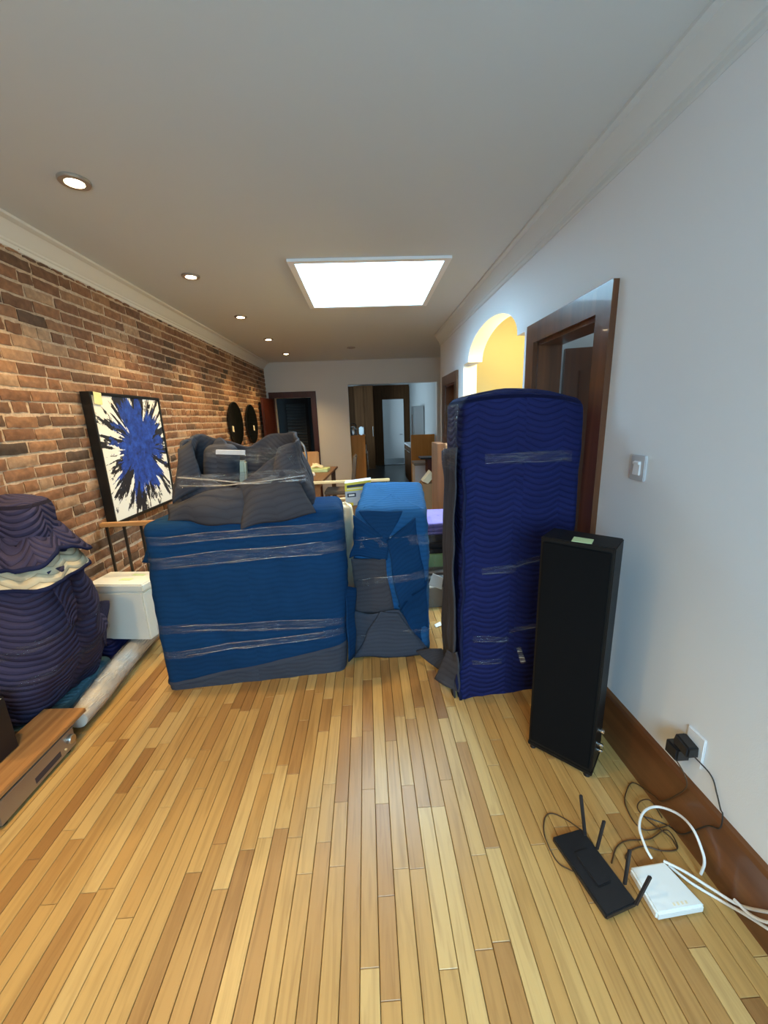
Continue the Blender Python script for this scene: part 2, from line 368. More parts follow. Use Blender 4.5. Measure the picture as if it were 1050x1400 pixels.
def rquad(q, r, n):
    """closed outline with rounded corners, n points evenly spaced, starting midway on the first side"""
    q = [Vector((a, b)) for a, b in q]; dense = []; k = len(q)
    start = (q[0]+q[1])/2; dense.append(start)
    for i in list(range(1, k)) + [0]:
        p, a, b = q[i], q[i-1], q[(i+1) % k]
        da = (a-p).normalized(); db = (b-p).normalized(); rr = min(r, (a-p).length*.45, (b-p).length*.45)
        p1, p2 = p+da*rr, p+db*rr
        for j in range(9): t = j/8; dense.append(p1*(1-t)**2 + p*2*t*(1-t) + p2*t*t)
    dense.append(start)
    ln = [0]
    for i in range(1, len(dense)): ln.append(ln[-1] + (dense[i]-dense[i-1]).length)
    out = []; j = 0
    for i in range(n):
        t = ln[-1]*i/n
        while j < len(ln)-2 and ln[j+1] < t: j += 1
        w = (t-ln[j])/max(1e-9, ln[j+1]-ln[j]); out.append(dense[j].lerp(dense[j+1], w))
    return out, ln[-1]
def nz3(p, f, seed): return noise.noise(Vector((p[0]*f+seed*7.3, p[1]*f-seed*3.1, p[2]*f+seed*1.7)))
class Soft:
    """an upright padded bundle: rounded footprint at the floor and at the top, bulging, with folds"""
    def __init__(s, cb, ct, z0, ztop, r=.05, n=110, bulge=.02, amp=.012, freq=4, seed=1, fold=.006, bk=1.0, xmin=None):
        s.bk, s.xmin = bk, xmin
        s.rb, s.per = rquad(cb, r, n); s.rt, _ = rquad(ct, r, n); s.n = n; s.z0 = z0
        s.zt = ztop if callable(ztop) else (lambda x, y: ztop)
        s.bulge, s.amp, s.freq, s.seed, s.fold = bulge, amp, freq, seed, fold
    def raw(s, i, k):
        return s.rb[i % s.n].lerp(s.rt[i % s.n], k)
    def nrm(s, i, k):
        d = s.raw(i+1, k) - s.raw(i-1, k); v = Vector((d.y, -d.x)); return v.normalized()
    def pt(s, i, k, off=0):
        p = s.raw(i, k); n = s.nrm(i, k); z = s.z0 + (s.zt(p.x, p.y)-s.z0)*k
        d = s.bulge*math.sin(PI*min(1, max(0, k))**s.bk) + s.amp*nz3((p.x, p.y, z), s.freq, s.seed)
        d += s.fold*(1-abs(nz3((p.x+z*.5, p.y+z*.3, z*.6), 9, s.seed+4))*3)
        x = p.x+n.x*(d+off)
        if s.xmin is not None: x = max(x, s.xmin)
        return Vector((x, p.y+n.y*(d+off), z))
    def k_of(s, i, z):
        p = s.raw(i, .5); return (z-s.z0)/(s.zt(p.x, p.y)-s.z0)
    def mesh(s, m=50, kb=None, kt=1.0, fillet=.07, dome=.02, cap=True, off=0):
        v, f, uv = [], [], []; n = s.n; rows = []
        for j in range(m+1):
            row = []
            for i in range(n):
                k0 = kb(i) if kb else 0.0; zt = s.zt(*s.raw(i, 1)); kk = k0 + (kt - fillet/(zt-s.z0)*(1 if cap else 0) - k0)*j/m
                row.append(s.pt(i, kk, off))
            rows.append(row)
        if cap:
            base = rows[-1]; ns = [s.nrm(i, 1) for i in range(n)]
            for a in (.25, .5, .75, 1.0):
                a *= PI/2; rows.append([Vector((p.x-q.x*fillet*(1-math.cos(a)), p.y-q.y*fillet*(1-math.cos(a)), p.z+fillet*math.sin(a) + s.zt(p.x-q.x*fillet*(1-math.cos(a)), p.y-q.y*fillet*(1-math.cos(a))) - s.zt(p.x, p.y))) for p, q in zip(base, ns)])
            last = rows[-1]; c = sum(last, Vector())/n
            for q in (.92, .8, .62, .42, .2, .03):
                row = []
                for p in last:
                    w = c.lerp(p, q); w.z = p.z + s.zt(w.x, w.y) - s.zt(p.x, p.y) + dome*(1-q*q) + .5*s.amp*nz3(w, s.freq*1.6, s.seed+2); row.append(w)
                rows.append(row)
        tot = 0
        for j, row in enumerate(rows):
            if j: tot += sum((row[i]-rows[j-1][i]).length for i in range(0, n, 11))/len(range(0, n, 11))
            for i, p in enumerate(row + [row[0]]): v.append(p); uv.append((s.per*i/n, p.z) if j <= m+1 else (p.x, p.y+.7*p.z))
        w = n+1
        for j in range(len(rows)-1):
            for i in range(n): f.append((j*w+i, j*w+i+1, (j+1)*w+i+1, (j+1)*w+i))
        return v, f, uv
    def band(s, zc, width, tilt=0, off=.006, rows=5, i0=0, i1=None, seed=0, ripple=.012):
        """a strip of plastic film wound round the bundle; zc may be a function of x"""
        i1 = s.n if i1 is None else i1; v, f = [], []
        cols = list(range(i0, i1+1))
        for i in cols:
            p = s.raw(i, .5); z = (zc(p.x) if callable(zc) else zc) + tilt*(p.x-s.rb[0].x) + ripple*noise.noise(Vector((i*.11, seed*3.3, 0)))
            w = width*(1+.35*noise.noise(Vector((i*.07, seed*5.1, 3))))
            for r in range(rows):
                zz = z + w*(r/(rows-1)-.5); v.append(s.pt(i, s.k_of(i, zz), (off(i) if callable(off) else off) + .003*noise.noise(Vector((i*.3, r*1.7, seed)))))
        for a in range(len(cols)-1):
            for r in range(rows-1): f.append((a*rows+r, (a+1)*rows+r, (a+1)*rows+r+1, a*rows+r+1))
        return v, f
def ridge(sf, zc, tilt, i0, i1, seed, r=.003, off=.010):
    pts = []
    for i in range(i0, i1+1, 2):
        p = sf.raw(i, .5); z = zc + tilt*(p.x-sf.rb[0].x) + .010*noise.noise(Vector((i*.09, seed*2.7, 5)))
        pts.append(sf.pt(i, sf.k_of(i, z), off + .002*noise.noise(Vector((i*.2, seed, 9)))))
    return tube(pts, [r*(.4+.9*abs(noise.noise(Vector((k*.35, seed*4.1, 2))))) for k in range(len(pts))], 6)
def soft_part(name, s, mat, parent, **kw):
    v, f, uv = s.mesh(**kw); return mk(name, (v, f), mat, parent, smooth=True, uv=uv, angle=0)
def patch(P, nu=14, nv=14, wr=.008, fr=7, seed=0, push=None, jit=.0):
    """a piece of cloth through 4 corners (bilinear), wrinkled along its normal; returns vf, uv"""
    a, b, c, d = [Vector(p) for p in P]; nrm = (b-a).cross(d-a)
    nrm = nrm.normalized() if nrm.length > 1e-9 else Vector((0, -1, 0)); v, f, uv = [], [], []
    for j in range(nv+1):
        for i in range(nu+1):
            s, t = i/nu, j/nv; p = a.lerp(b, s).lerp(d.lerp(c, s), t)
            o = wr*nz3(p, fr, seed) + (push(s, t) if push else 0)
            jx = (b-a).normalized()*jit*nz3(p, 6, seed+31) + (d-a).normalized()*jit*nz3(p, 6, seed+57)
            v.append(p + nrm*o + jx); uv.append(((b-a).length*s, (d-a).length*t))
    for j in range(nv):
        for i in range(nu): k = j*(nu+1)+i; f.append((k, k+1, k+nu+2, k+nu+1))
    return (v, f), uv
def cloth(name, P, mat, parent, th=.008, **kw):
    kw.setdefault('jit', .03 if th > .004 else 0)
    vf, uv = patch(P, **kw); return mk(name, vf, mat, parent, smooth=True, uv=uv, angle=0, solid=th)
def note(label, P, mat, name='sticky_note', cat='sticky note', group=None, th=.0015):
    a, b, c, d = [Vector(p) for p in P]; n = (b-a).cross(d-a).normalized()*th
    o = mk(name, hexa([a, b, c, d, a+n, b+n, c+n, d+n]), mat); return tag(o, label, cat, group)

# ------------------------------------------------------------------ structure: floor
floor = struct('floor', box(-L-.1, R+1.2, WY-.1, D, -.1, -.013), 'subfloor')
PW = .0568
LENS = [.24, .32, .40, .48, .56, .66, .80, .96]
pm = {}
for ln in LENS:
    w, g = PW/2-.0010, .0014
    v = [(-w, 0, -.012), (w, 0, -.012), (w, ln-.0012, -.012), (-w, ln-.0012, -.012),
         (-w, 0, -g), (w, 0, -g), (w, ln-.0012, -g), (-w, ln-.0012, -g), (-w+g, g, 0), (w-g, g, 0), (w-g, ln-g-.0012, 0), (-w+g, ln-g-.0012, 0)]
    f = [(0, 1, 5, 4), (1, 2, 6, 5), (2, 3, 7, 6), (3, 0, 4, 7), (4, 5, 9, 8), (5, 6, 10, 9), (6, 7, 11, 10), (7, 4, 8, 11), (8, 9, 10, 11)]
    pm[ln] = mesh_from('plank', (v, f), 'plank')
far_v, far_f = [], []
def far_plank(x, y, ln):
    n = len(far_v); src = pm[LENS[0]]
    for q in src.vertices: far_v.append((x+q.co.x, y + (q.co.y if q.co.y < .1 else q.co.y-LENS[0]+ln), q.co.z))
    for p in src.polygons: far_f.append(tuple(i+n for i in p.vertices))
nrow = int((L+R)/PW)+1; count = 0
for r in range(nrow):
    x = -L + PW*(r+.5)
    y = WY - random.random()*.5
    while y < D:
        ln = random.choice(LENS[1:]) if random.random() < .85 else LENS[0]
        inview = .45 < y + ln and y < 2.55 and abs(x-.05) < .35 + .95*(y+ln)
        if inview and count < 300:
            o = bpy.data.objects.new('plank', pm[ln]); link(o, floor, (x, y, 0)); count += 1
        else: far_plank(x, y, min(ln, D-y))
        y += ln
o = mk('distant_planks', (far_v, far_f), 'plank_far', floor); o['kind'] = 'stuff'
x = R + PW/2; far_v, far_f = [], []
while x < R+1.1:
    y = 1.2 + random.random()*.4
    while y < D: ln = random.choice(LENS); far_plank(x, y, ln); y += ln
    x += PW
o = mk('side_planks', (far_v, far_f), 'plank_far', floor); o['kind'] = 'stuff'
struct('floor_kitchen', box(-1.7, 2.6, D-.02, 13.2, -.1, -.002), 'kitchen_tile')
# tiles under the kitchen cabinets' aisle
# ------------------------------------------------------------------ walls
wl = struct('wall_left', box(-L-.25, -L, WY-.1, D+.2, -.1, H), 'mortar')
def brick_mesh(ln, seed):
    hgt, t, nu, nv = .056, .009, 5, 3
    v, f = [], []
    for j in range(nv+1):
        for i in range(nu+1):
            a, b = i/nu, j/nv; yy, zz = ln*a, hgt*b
            edge = min(a, 1-a)*nu, min(b, 1-b)*nv
            dep = t*(.45 if min(edge) < .5 else 1) + .006*noise.noise(Vector((yy*22+seed*5, zz*30, seed)))
            rnd = .006 if min(edge) < .5 else 0
            yy += .006*noise.noise(Vector((zz*40, yy*9, seed*2.2))); zz += .006*noise.noise(Vector((yy*25, seed*1.3, 5)))
            v.append((dep, yy, zz))
    n = nu+1
    for j in range(nv):
        for i in range(nu): f.append((j*n+i, j*n+i+1, (j+1)*n+i+1, (j+1)*n+i))
    rim = [i for i in range(n)] + [j*n+nu for j in range(1, nv+1)] + [nv*n+i for i in range(nu-1, -1, -1)] + [j*n for j in range(nv-1, 0, -1)]
    b0 = len(v)
    for i in rim: v.append((-.002, v[i][1], v[i][2]))
    for a in range(len(rim)): b = (a+1) % len(rim); f.append((rim[a], b0+a, b0+b, rim[b]))
    return v, f
BR = {}
for ln in (.19, .20, .092):
    for s in range(5): BR[(ln, s)] = mesh_from('brick', brick_mesh(ln, s+ln*100), 'brick', smooth=True, angle=.9)
bfv, bff = [], []; count = 0; z = .01; course = 0
bricks = []
while z < H-.13:
    y = 1.35 - random.random()*.2; hd = course % 6 == 5
    while y < D+.05:
        ln = .092 if hd or random.random() < .08 else random.choice((.19, .20)); bricks.append((y, z + random.uniform(-.004, .004), ln)); y += ln + random.uniform(.008, .018)
    z += .0715 + random.uniform(-.003, .003); course += 1
near = sorted((b for b in bricks if b[0] > 1.72 and not (b[1] < 1.05 and b[0] < 2.3) and b[1] > .45), key=lambda b: b[0])[:300]
ns = set(near)
for b in bricks:
    y, z, ln = b; me = BR[(ln, random.randrange(5))]
    if b in ns:
        o = bpy.data.objects.new('brick', me); link(o, wl, (-L, y, z)); o.rotation_euler = (random.uniform(-.012, .012), 0, 0); o.scale = (random.uniform(.7, 1.4), 1, random.uniform(.96, 1.08))
    else:
        n = len(bfv); k = random.uniform(.7, 1.4); dx = -.003 if z > 0 else 0
        for q in me.vertices: bfv.append((-L+q.co.x*k, y+q.co.y, z+q.co.z))
        for p in me.polygons: bff.append(tuple(i+n for i in p.vertices))
o = mk('distant_bricks', (bfv, bff), 'brick_far', wl, smooth=True, angle=.9); o['kind'] = 'stuff'
# right wall: door 1, arch, door 2; opening height as a function of y
DA0, DA1, DAZ = 1.905, 2.585, 1.975
AR0, AR1 = 2.802, 4.502
DB0, DB1, DBZ = 4.86, 5.50, 1.94
WEND = 5.85; WT = .15
def open_h(y):
    if DA0 < y < DA1: return DAZ
    if DB0 < y < DB1: return DBZ
    if AR0 < y < AR1:
        if y < 2.943 or y > 4.30: return 2.083
        return 2.09 + .255*math.sqrt(max(0, 1-((y-3.6215)/.679)**2))
    return -.02
ys = [WY-.1, DA0, DA1, AR0] + [2.943 + (4.30-2.943)*(.5-.5*math.cos(PI*i/28)) for i in range(29)] + [AR1, DB0, DB1, WEND]
pcs = []
for a, b in zip(ys[:-1], ys[1:]):
    e = 1e-5; z0, z1 = open_h(a+e), open_h(b-e)
    pcs.append(hexa([(R, a, z0), (R+WT, a, z0), (R+WT, b, z1), (R, b, z1), (R, a, H), (R+WT, a, H), (R+WT, b, H), (R, b, H)]))
struct('wall_right', join(*pcs), 'wall_paint')
# far wall with the kitchen opening and the far door
FD0, FD1, FDZ = -1.75, -1.045, 1.99
KX0, KX1, KZ = -.318, 1.44, 2.20
struct('wall_far', join(box(-L, FD0, D, D+.15, -.02, H), box(FD0, FD1, D, D+.15, FDZ, H), box(FD1, KX0, D, D+.15, -.02, H), box(KX0, KX1, D, D+.15, KZ, H), box(KX1, 2.3, D, D+.15, -.02, H)), 'far_wall_paint')
struct('wall_recess', join(box(2.2, 2.35, WEND, D, -.02, H), box(R+WT, 2.3, WEND-.12, WEND, -.02, H)), 'wall_paint')
# wall behind the camera with its window
struct('wall_rear', join(box(-L, WX0, WY-.15, WY, -.02, H), box(WX1, R, WY-.15, WY, -.02, H), box(WX0, WX1, WY-.15, WY, -.02, WZ0), box(WX0, WX1, WY-.15, WY, WZ1, H)), 'wall_paint')
wn = struct('window_1', join(box(WX0, WX0+.05, WY-.12, WY-.04, WZ0, WZ1), box(WX1-.05, WX1, WY-.12, WY-.04, WZ0, WZ1), box(WX0, WX1, WY-.12, WY-.04, WZ0, WZ0+.05), box(WX0, WX1, WY-.12, WY-.04, WZ1-.05, WZ1), box((WX0+WX1)/2-.03, (WX0+WX1)/2+.03, WY-.12, WY-.04, WZ0, WZ1)), 'crown_paint')
mk('window_pane', box(WX0+.05, WX1-.05, WY-.085, WY-.08, WZ0+.05, WZ1-.05), 'glass', wn)
# ceiling with the skylight opening
cl = struct('ceiling', join(box(-L-.1, SX0, WY-.1, D+.1, H, H+.12), box(SX1, R+WT, WY-.1, D+.1, H, H+.12), box(SX0, SX1, WY-.1, SY0, H, H+.12), box(SX0, SX1, SY1, D+.1, H, H+.12), box(R+WT, 2.4, WEND-.12, D+.1, H, H+.12)), 'ceiling_paint')
sk = struct('window_2', join(box(SX0-.06, SX0, SY0-.06, SY1+.06, H+.12, SZ), box(SX1, SX1+.06, SY0-.06, SY1+.06, H+.12, SZ), box(SX0-.06, SX1+.06, SY0-.06, SY0, H+.12, SZ), box(SX0-.06, SX1+.06, SY1, SY1+.06, H+.12, SZ)), 'shaft_white')
t = .035
mk('skylight_trim', join(box(SX0-t, SX0+.012, SY0-t, SY1+t, H-.018, H+.02), box(SX1-.012, SX1+t, SY0-t, SY1+t, H-.018, H+.02), box(SX0+.012, SX1-.012, SY0-t, SY0+.012, H-.018, H+.02), box(SX0+.012, SX1-.012, SY1-.012, SY1+t, H-.018, H+.02)), 'shaft_white', sk)
mk('skylight_pane', box(SX0-.05, SX1+.05, SY0-.05, SY1+.05, SZ, SZ+.008), 'glass', sk)
# crown mouldings
def crown(x, sgn, y0, y1, dx, dz, name, mat):
    pr = [(0, H), (dx, H), (dx, H-.014), (dx*.86, H-.02), (dx*.74, H-.022), (dx*.62, H-dz*.28), (dx*.42, H-dz*.52), (dx*.22, H-dz*.68), (dx*.2, H-dz*.76), (dx*.13, H-dz*.8), (dx*.12, H-dz*.96), (.004, H-dz), (0, H-dz)]
    struct(name, extrude_y([(x+sgn*a, b) for a, b in pr], y0, y1), mat, smooth=True, angle=.5)
crown(-L, 1, WY, D, .115, .126, 'trim_1', 'crown_paint')
crown(R, -1, WY, WEND, .094, .139, 'trim_2', 'ceiling_paint')
# right baseboard and door casings
struct('baseboard_right', extrude_y([(R, 0), (R-.02, 0), (R-.02, .225), (R-.014, .240), (R, .246)], WY, 1.79), 'baseboard_wood')
struct('baseboard_left', extrude_y([(-L+.02, 0), (-L+.04, 0), (-L+.04, .14), (-L+.03, .15), (-L+.02, .15)], WY, 1.5), 'baseboard_wood')
def mitred(name, lab_y0, lab_y1, ztop, w, x, th, mat, sgn=-1, outer=None):
    """casing round an opening in a wall of constant x: two jamb boards and a head, mitred"""
    a0, a1 = lab_y0-w, lab_y1+w; zt = ztop+w; xi, xo = x, x+sgn*th
    root = struct(name, hexa([(xi, a0, 0), (xo, a0, 0), (xo, lab_y0, 0), (xi, lab_y0, 0), (xi, a0, zt), (xo, a0, zt), (xo, lab_y0, ztop), (xi, lab_y0, ztop)]), mat)
    mk('jamb_board', hexa([(xi, lab_y1, 0), (xo, lab_y1, 0), (xo, a1, 0), (xi, a1, 0), (xi, lab_y1, ztop), (xo, lab_y1, ztop), (xo, a1, zt), (xi, a1, zt)]), mat, root)
    mk('head_board', hexa([(xi, lab_y0, ztop), (xo, lab_y0, ztop), (xo, lab_y1, ztop), (xi, lab_y1, ztop), (xi, a0, zt), (xo, a0, zt), (xo, a1, zt), (xi, a1, zt)]), mat, root)
    mk('jamb_lining', join(box(x, x+WT, lab_y0-.001, lab_y0+.02, 0, ztop), box(x, x+WT, lab_y1-.02, lab_y1+.001, 0, ztop), box(x, x+WT, lab_y0, lab_y1, ztop-.02, ztop+.001)), mat, root)
    return root
mitred('trim_3', DA0, DA1, DAZ, .115, R, .028, 'casing')
mitred('trim_4', DB0, DB1, DBZ, .12, R, .025, 'casing')
# open door leaf inside the side room, hinged on the far jamb
dl = struct('door_1', hexa([(R+.17, 2.56, .01), (R+.72, 2.40, .01), (R+.73, 2.44, .01), (R+.18, 2.60, .01), (R+.17, 2.56, 1.93), (R+.72, 2.40, 1.93), (R+.73, 2.44, 1.93), (R+.18, 2.60, 1.93)]), 'casing')
mk('door_panel', hexa([(R+.25, 2.53, .2), (R+.64, 2.415, .2), (R+.64, 2.43, .2), (R+.25, 2.545, .2), (R+.25, 2.53, 1.80), (R+.64, 2.415, 1.80), (R+.64, 2.43, 1.80), (R+.25, 2.545, 1.80)]), 'casing', dl, bevel=.006)
# side room behind door 1
struct('wall_side_room', join(box(R+WT, 3.3, 1.18, 1.28, 0, H), box(R+WT, 3.3, 2.66, 2.76, 0, H), box(3.2, 3.3, 1.2, 2.7, 0, H), box(R+WT, 3.3, 1.2, 2.76, H, H+.1), box(R+1.1, 3.3, 1.2, 2.76, -.1, 0)), 'room_paint')
bpy.data.objects['side_room_added_light'].location = (3.15, 1.95, 1.7)
# hall behind the arch, lit by its own warm lamp
struct('wall_hall', join(box(R+WT, 2.3, 2.77, 2.80, 0, H), box(R+WT, 2.3, 4.53, 4.60, 0, H), box(2.2, 2.3, 2.77, 4.6, 0, H), box(R+WT, 2.3, 2.77, 4.6, H, H+.1)), 'hall_paint')
HLX, HLY, HLZ = 1.70, 3.62, 2.30
hl = thing('pendant_lamp', 'small pendant lamp hanging in the yellow hall behind the arch', 'lamp', (HLX, HLY, HLZ-.05))
mk('cord', tube([(HLX, HLY, HLZ+.1), (HLX, HLY, H)], .004, 6), 'cable_black', hl)
mk('lamp_shade', lathe([(.10, -.02), (.095, .0), (.05, .07), (.02, .10)], (HLX, HLY, HLZ+.02), 24), 'chrome', hl, smooth=True)
mk('canopy', lathe([(.05, 0), (.05, .02)], (HLX, HLY, H-.021), 20), 'chrome', hl)
l = bpy.data.lights.new('pendant_lamp_light', 'POINT'); l.energy = 80; l.color = (1, .75, .34); l.shadow_soft_size = .12
o = bpy.data.objects.new('pendant_lamp_light', l); link(o, hl, (HLX, HLY, HLZ-.06))
# dark room behind door 2 and behind the far door
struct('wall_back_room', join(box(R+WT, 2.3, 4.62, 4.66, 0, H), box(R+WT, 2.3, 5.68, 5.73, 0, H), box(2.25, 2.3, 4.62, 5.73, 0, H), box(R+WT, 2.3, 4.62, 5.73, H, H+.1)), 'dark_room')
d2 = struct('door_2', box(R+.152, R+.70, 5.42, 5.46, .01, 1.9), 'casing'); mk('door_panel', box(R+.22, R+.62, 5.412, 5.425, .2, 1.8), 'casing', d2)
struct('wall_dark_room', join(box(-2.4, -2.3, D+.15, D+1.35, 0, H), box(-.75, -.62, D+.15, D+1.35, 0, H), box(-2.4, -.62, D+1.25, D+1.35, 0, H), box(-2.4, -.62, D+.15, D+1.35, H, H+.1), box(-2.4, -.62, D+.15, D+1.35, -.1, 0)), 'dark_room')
# far door casing, open leaf and louvred closet door beyond
tr = struct('trim_5', box(FD0-.105, FD0, D-.025, D, 0, FDZ+.11), 'far_casing')
mk('jamb_board', box(FD1, FD1+.1, D-.025, D, 0, FDZ+.11), 'far_casing', tr); mk('head_board', box(FD0, FD1, D-.025, D, FDZ, FDZ+.11), 'far_casing', tr)
d3 = struct('door_3', hexa([(-1.80, D-.03, .01), (-1.76, D-.03, .01), (-1.80, D-.72, .01), (-1.84, D-.72, .01), (-1.80, D-.03, 1.97), (-1.76, D-.03, 1.97), (-1.80, D-.72, 1.97), (-1.84, D-.72, 1.97)]), 'far_casing')
mk('door_handle', tube([(-1.80, D-.66, 1.0), (-1.75, D-.66, 1.0), (-1.75, D-.58, 1.0)], .009, 8), 'steel', d3)
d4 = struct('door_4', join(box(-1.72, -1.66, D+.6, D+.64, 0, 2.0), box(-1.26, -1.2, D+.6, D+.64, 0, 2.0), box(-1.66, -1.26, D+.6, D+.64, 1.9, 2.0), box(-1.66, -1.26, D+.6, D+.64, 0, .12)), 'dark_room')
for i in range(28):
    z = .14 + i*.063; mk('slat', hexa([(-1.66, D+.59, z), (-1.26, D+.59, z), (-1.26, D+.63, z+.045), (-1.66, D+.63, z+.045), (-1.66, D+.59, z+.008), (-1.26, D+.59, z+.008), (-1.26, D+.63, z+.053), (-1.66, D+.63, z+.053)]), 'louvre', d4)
# ------------------------------------------------------------------ kitchen shell
KB = 13.0
struct('wall_kitchen', join(box(-1.7, -1.6, D+1.36, KB+.1, 0, H), box(KX1+.01, KX1+.12, D+.15, KB+.1, 0, H), box(-1.7, KX1+.1, KB, KB+.1, 0, H), box(-1.7, KX1+.1, D+.15, KB+.1, H, H+.1)), 'kitchen_wall')
kw = struct('window_3', join(box(-1.6, -1.56, 9.5, 9.56, 1.0, 2.1), box(-1.6, -1.56, 10.84, 10.9, 1.0, 2.1), box(-1.6, -1.56, 9.56, 10.84, 1.0, 1.05), box(-1.6, -1.56, 9.56, 10.84, 2.05, 2.1)), 'crown_paint')
mk('window_pane', box(-1.595, -1.59, 9.56, 10.84, 1.05, 2.05), 'glass', kw)
xa, xb = aty(523, 560, KB).x, aty(551.5, 560, KB).x; zt = aty(537, 546, KB).z
d5 = struct('door_5', box(xa, xb, KB-.06, KB-.01, .02, zt), 'shaft_white')
mk('door_handle', tube([(xb-.06, KB-.06, 1.0), (xb-.06, KB-.11, 1.0), (xb-.15, KB-.11, 1.0)], .012, 8), 'steel', d5)
mk('kick_plate', box(xa+.02, xb-.02, KB-.066, KB-.06, .05, .22), 'steel', d5)
# wood-panelled back wall of the kitchen: panels left, right and above the door
bw = struct('wall_kitchen_panelling', box(-.9, KX1, KB-.01, KB, 0, 2.55), 'cabinet_brown')
for a, b, z0, z1 in ((-.3, xa-.27, .02, 2.5), (xa-.26, xa-.02, .02, 2.5), (xb+.03, xb+.42, .02, 2.5), (xb+.43, KX1, .02, 2.5), (xa-.01, xb+.02, zt+.02, 2.5)):
    mk('panel', box(a, b, KB-.03, KB-.008, z0, z1), 'cabinet_brown', bw)

# ------------------------------------------------------------------ big wrapped furniture
# 1: wide block (dresser) in bright blue blankets
loc = (-.72, 2.28, 0)
t = thing('wrapped_dresser', 'wide low furniture piece wrapped in bright blue moving blankets and clear film', 'wrapped furniture', loc)
blk = Soft([(-1.265, 2.07), (-.185, 2.165), (-.21, 2.56), (-1.25, 2.50)], [(-1.235, 2.055), (-.15, 2.135), (-.17, 2.56), (-1.215, 2.50)], 0, lambda x, y: 1.055 + .02*(x+.7), r=.07, bulge=.012, amp=.012, seed=3, fold=.004)
soft_part('lining', blk, 'quilt_slate', t, m=12, kt=.45, cap=False, off=-.004)
hem = lambda x: .045 + .15*max(0, min(1, (x+1.27)/1.1))**1.2
soft_part('blanket', blk, 'quilt_blue', t, m=46, kb=lambda i: blk.k_of(i, hem(blk.raw(i, 0).x)), fillet=.055, dome=.012)
v, f = blk.band(hem, .022, off=.004, rows=3, ripple=0); mk('blanket_binding', (v, f), 'quilt_slate', t, smooth=True, angle=0)
for k, (zc, w, tl) in enumerate(((.955, .05, .02), (.83, .075, .03), (.39, .055, -.06), (.27, .045, .035))):
    mk('stretch_wrap', blk.band(zc, w, tl, off=.007, seed=k, rows=6), 'film', t, smooth=True, angle=0)
    for q_, (dz, a_, b_) in enumerate(((.45, -16, 17), (-.3, -15, 4), (-.45, -4, 17))):
        mk('film_ridge', ridge(blk, zc+dz*w, tl*(1.2 if q_ else .9), a_, b_, k*5+q_), 'film_ridge', t, smooth=True, angle=0)
cloth('blanket_flap', [aty(203, 742, 2.13), aty(222, 738, 2.07), aty(222, 775, 2.07), aty(193, 768, 2.16)], 'quilt_blue', t, seed=5, wr=.02)
cloth('blanket_flap', [aty(470, 800, 2.17), aty(485, 802, 2.25), aty(484, 895, 2.25), aty(476, 905, 2.19)], 'quilt_blue', t, seed=6, wr=.012, jit=.012)

# 2: middle block, blue blanket lightened for its skylit top, with grey flaps
t = thing('wrapped_cabinet', 'narrow upright piece in blue blanket with grey folded flaps, beside the wide blue bundle', 'wrapped furniture', (.12, 2.54, 0))
mid = Soft([(-.125, 2.36), (.352, 2.33), (.38, 2.72), (-.09, 2.76)], [(-.10, 2.37), (.355, 2.35), (.385, 2.72), (-.03, 2.77)], 0, lambda x, y: 1.115 + .02*(x-.1) - .36*max(0, 2.74-y), r=.05, bulge=.015, amp=.016, seed=8, fold=.008)
soft_part('blanket', mid, 'quilt_blue_skylit', t, m=46, fillet=.05, dome=0)
def front(px, py, o=0): p = aty(px, py, 2.335); p.y -= o; return p
cloth('grey_flap', [front(481, 768, .0), front(528, 762, .015), front(541, 833, .02), front(487, 840, .0)], 'quilt_grey', t, seed=1, wr=.014)
cloth('grey_flap', [front(478, 835, .02), front(543, 832, .04), front(588, 888, .03), front(487, 890, .03)], 'quilt_slate', t, seed=2, wr=.02)
cloth('grey_flap', [front(519, 830, .055), front(546, 834, .06), front(580, 888, .06), front(487, 891, .06)], 'quilt_slate', t, seed=3, wr=.014)
cloth('shaded_fold', [front(492, 698, .035), front(548, 698, .035), front(531, 733, .04), front(528, 735, .04)], 'quilt_blue', t, seed=4, wr=.008)  # folds of the same cloth; front shade put in with the darker blue
cloth('shaded_fold', [front(484, 704, .02), front(530, 735, .03), front(528, 764, .025), front(480, 766, .01)], 'quilt_blue', t, seed=11, wr=.012)
cloth('shaded_fold', [front(528, 735, .03), front(566, 706, .03), front(580, 800, .02), front(544, 832, .03)], 'quilt_blue', t, seed=12, wr=.012)
cloth('shaded_fold', [front(544, 828, .035), front(582, 792, .02), front(587, 880, .0), front(566, 868, .03)], 'quilt_blue', t, seed=13, wr=.02)
for k, (zc, w, tl) in enumerate(((.80, .07, .03), (.55, .05, .1), (.17, .03, .12))):
    mk('stretch_wrap', mid.band(zc, w, tl, off=lambda i: .045 if min(i % mid.n, mid.n - i % mid.n) < 14 or i % mid.n < 40 else .004, seed=k+20, rows=6), 'film', t, smooth=True, angle=0)
    mk('film_ridge', ridge(mid, zc+w*.3, tl, -14, 8, k+80, off=.048), 'film_ridge', t, smooth=True, angle=0)
mk('wood_strip', hexa([aty(577.5, 726, 2.40), aty(580, 726, 2.40), aty(579, 796, 2.40), aty(576.5, 796, 2.40), aty(577.5, 726, 2.42), aty(580, 726, 2.42), aty(579, 796, 2.42), aty(576.5, 796, 2.42)]), 'rail_wood', t)

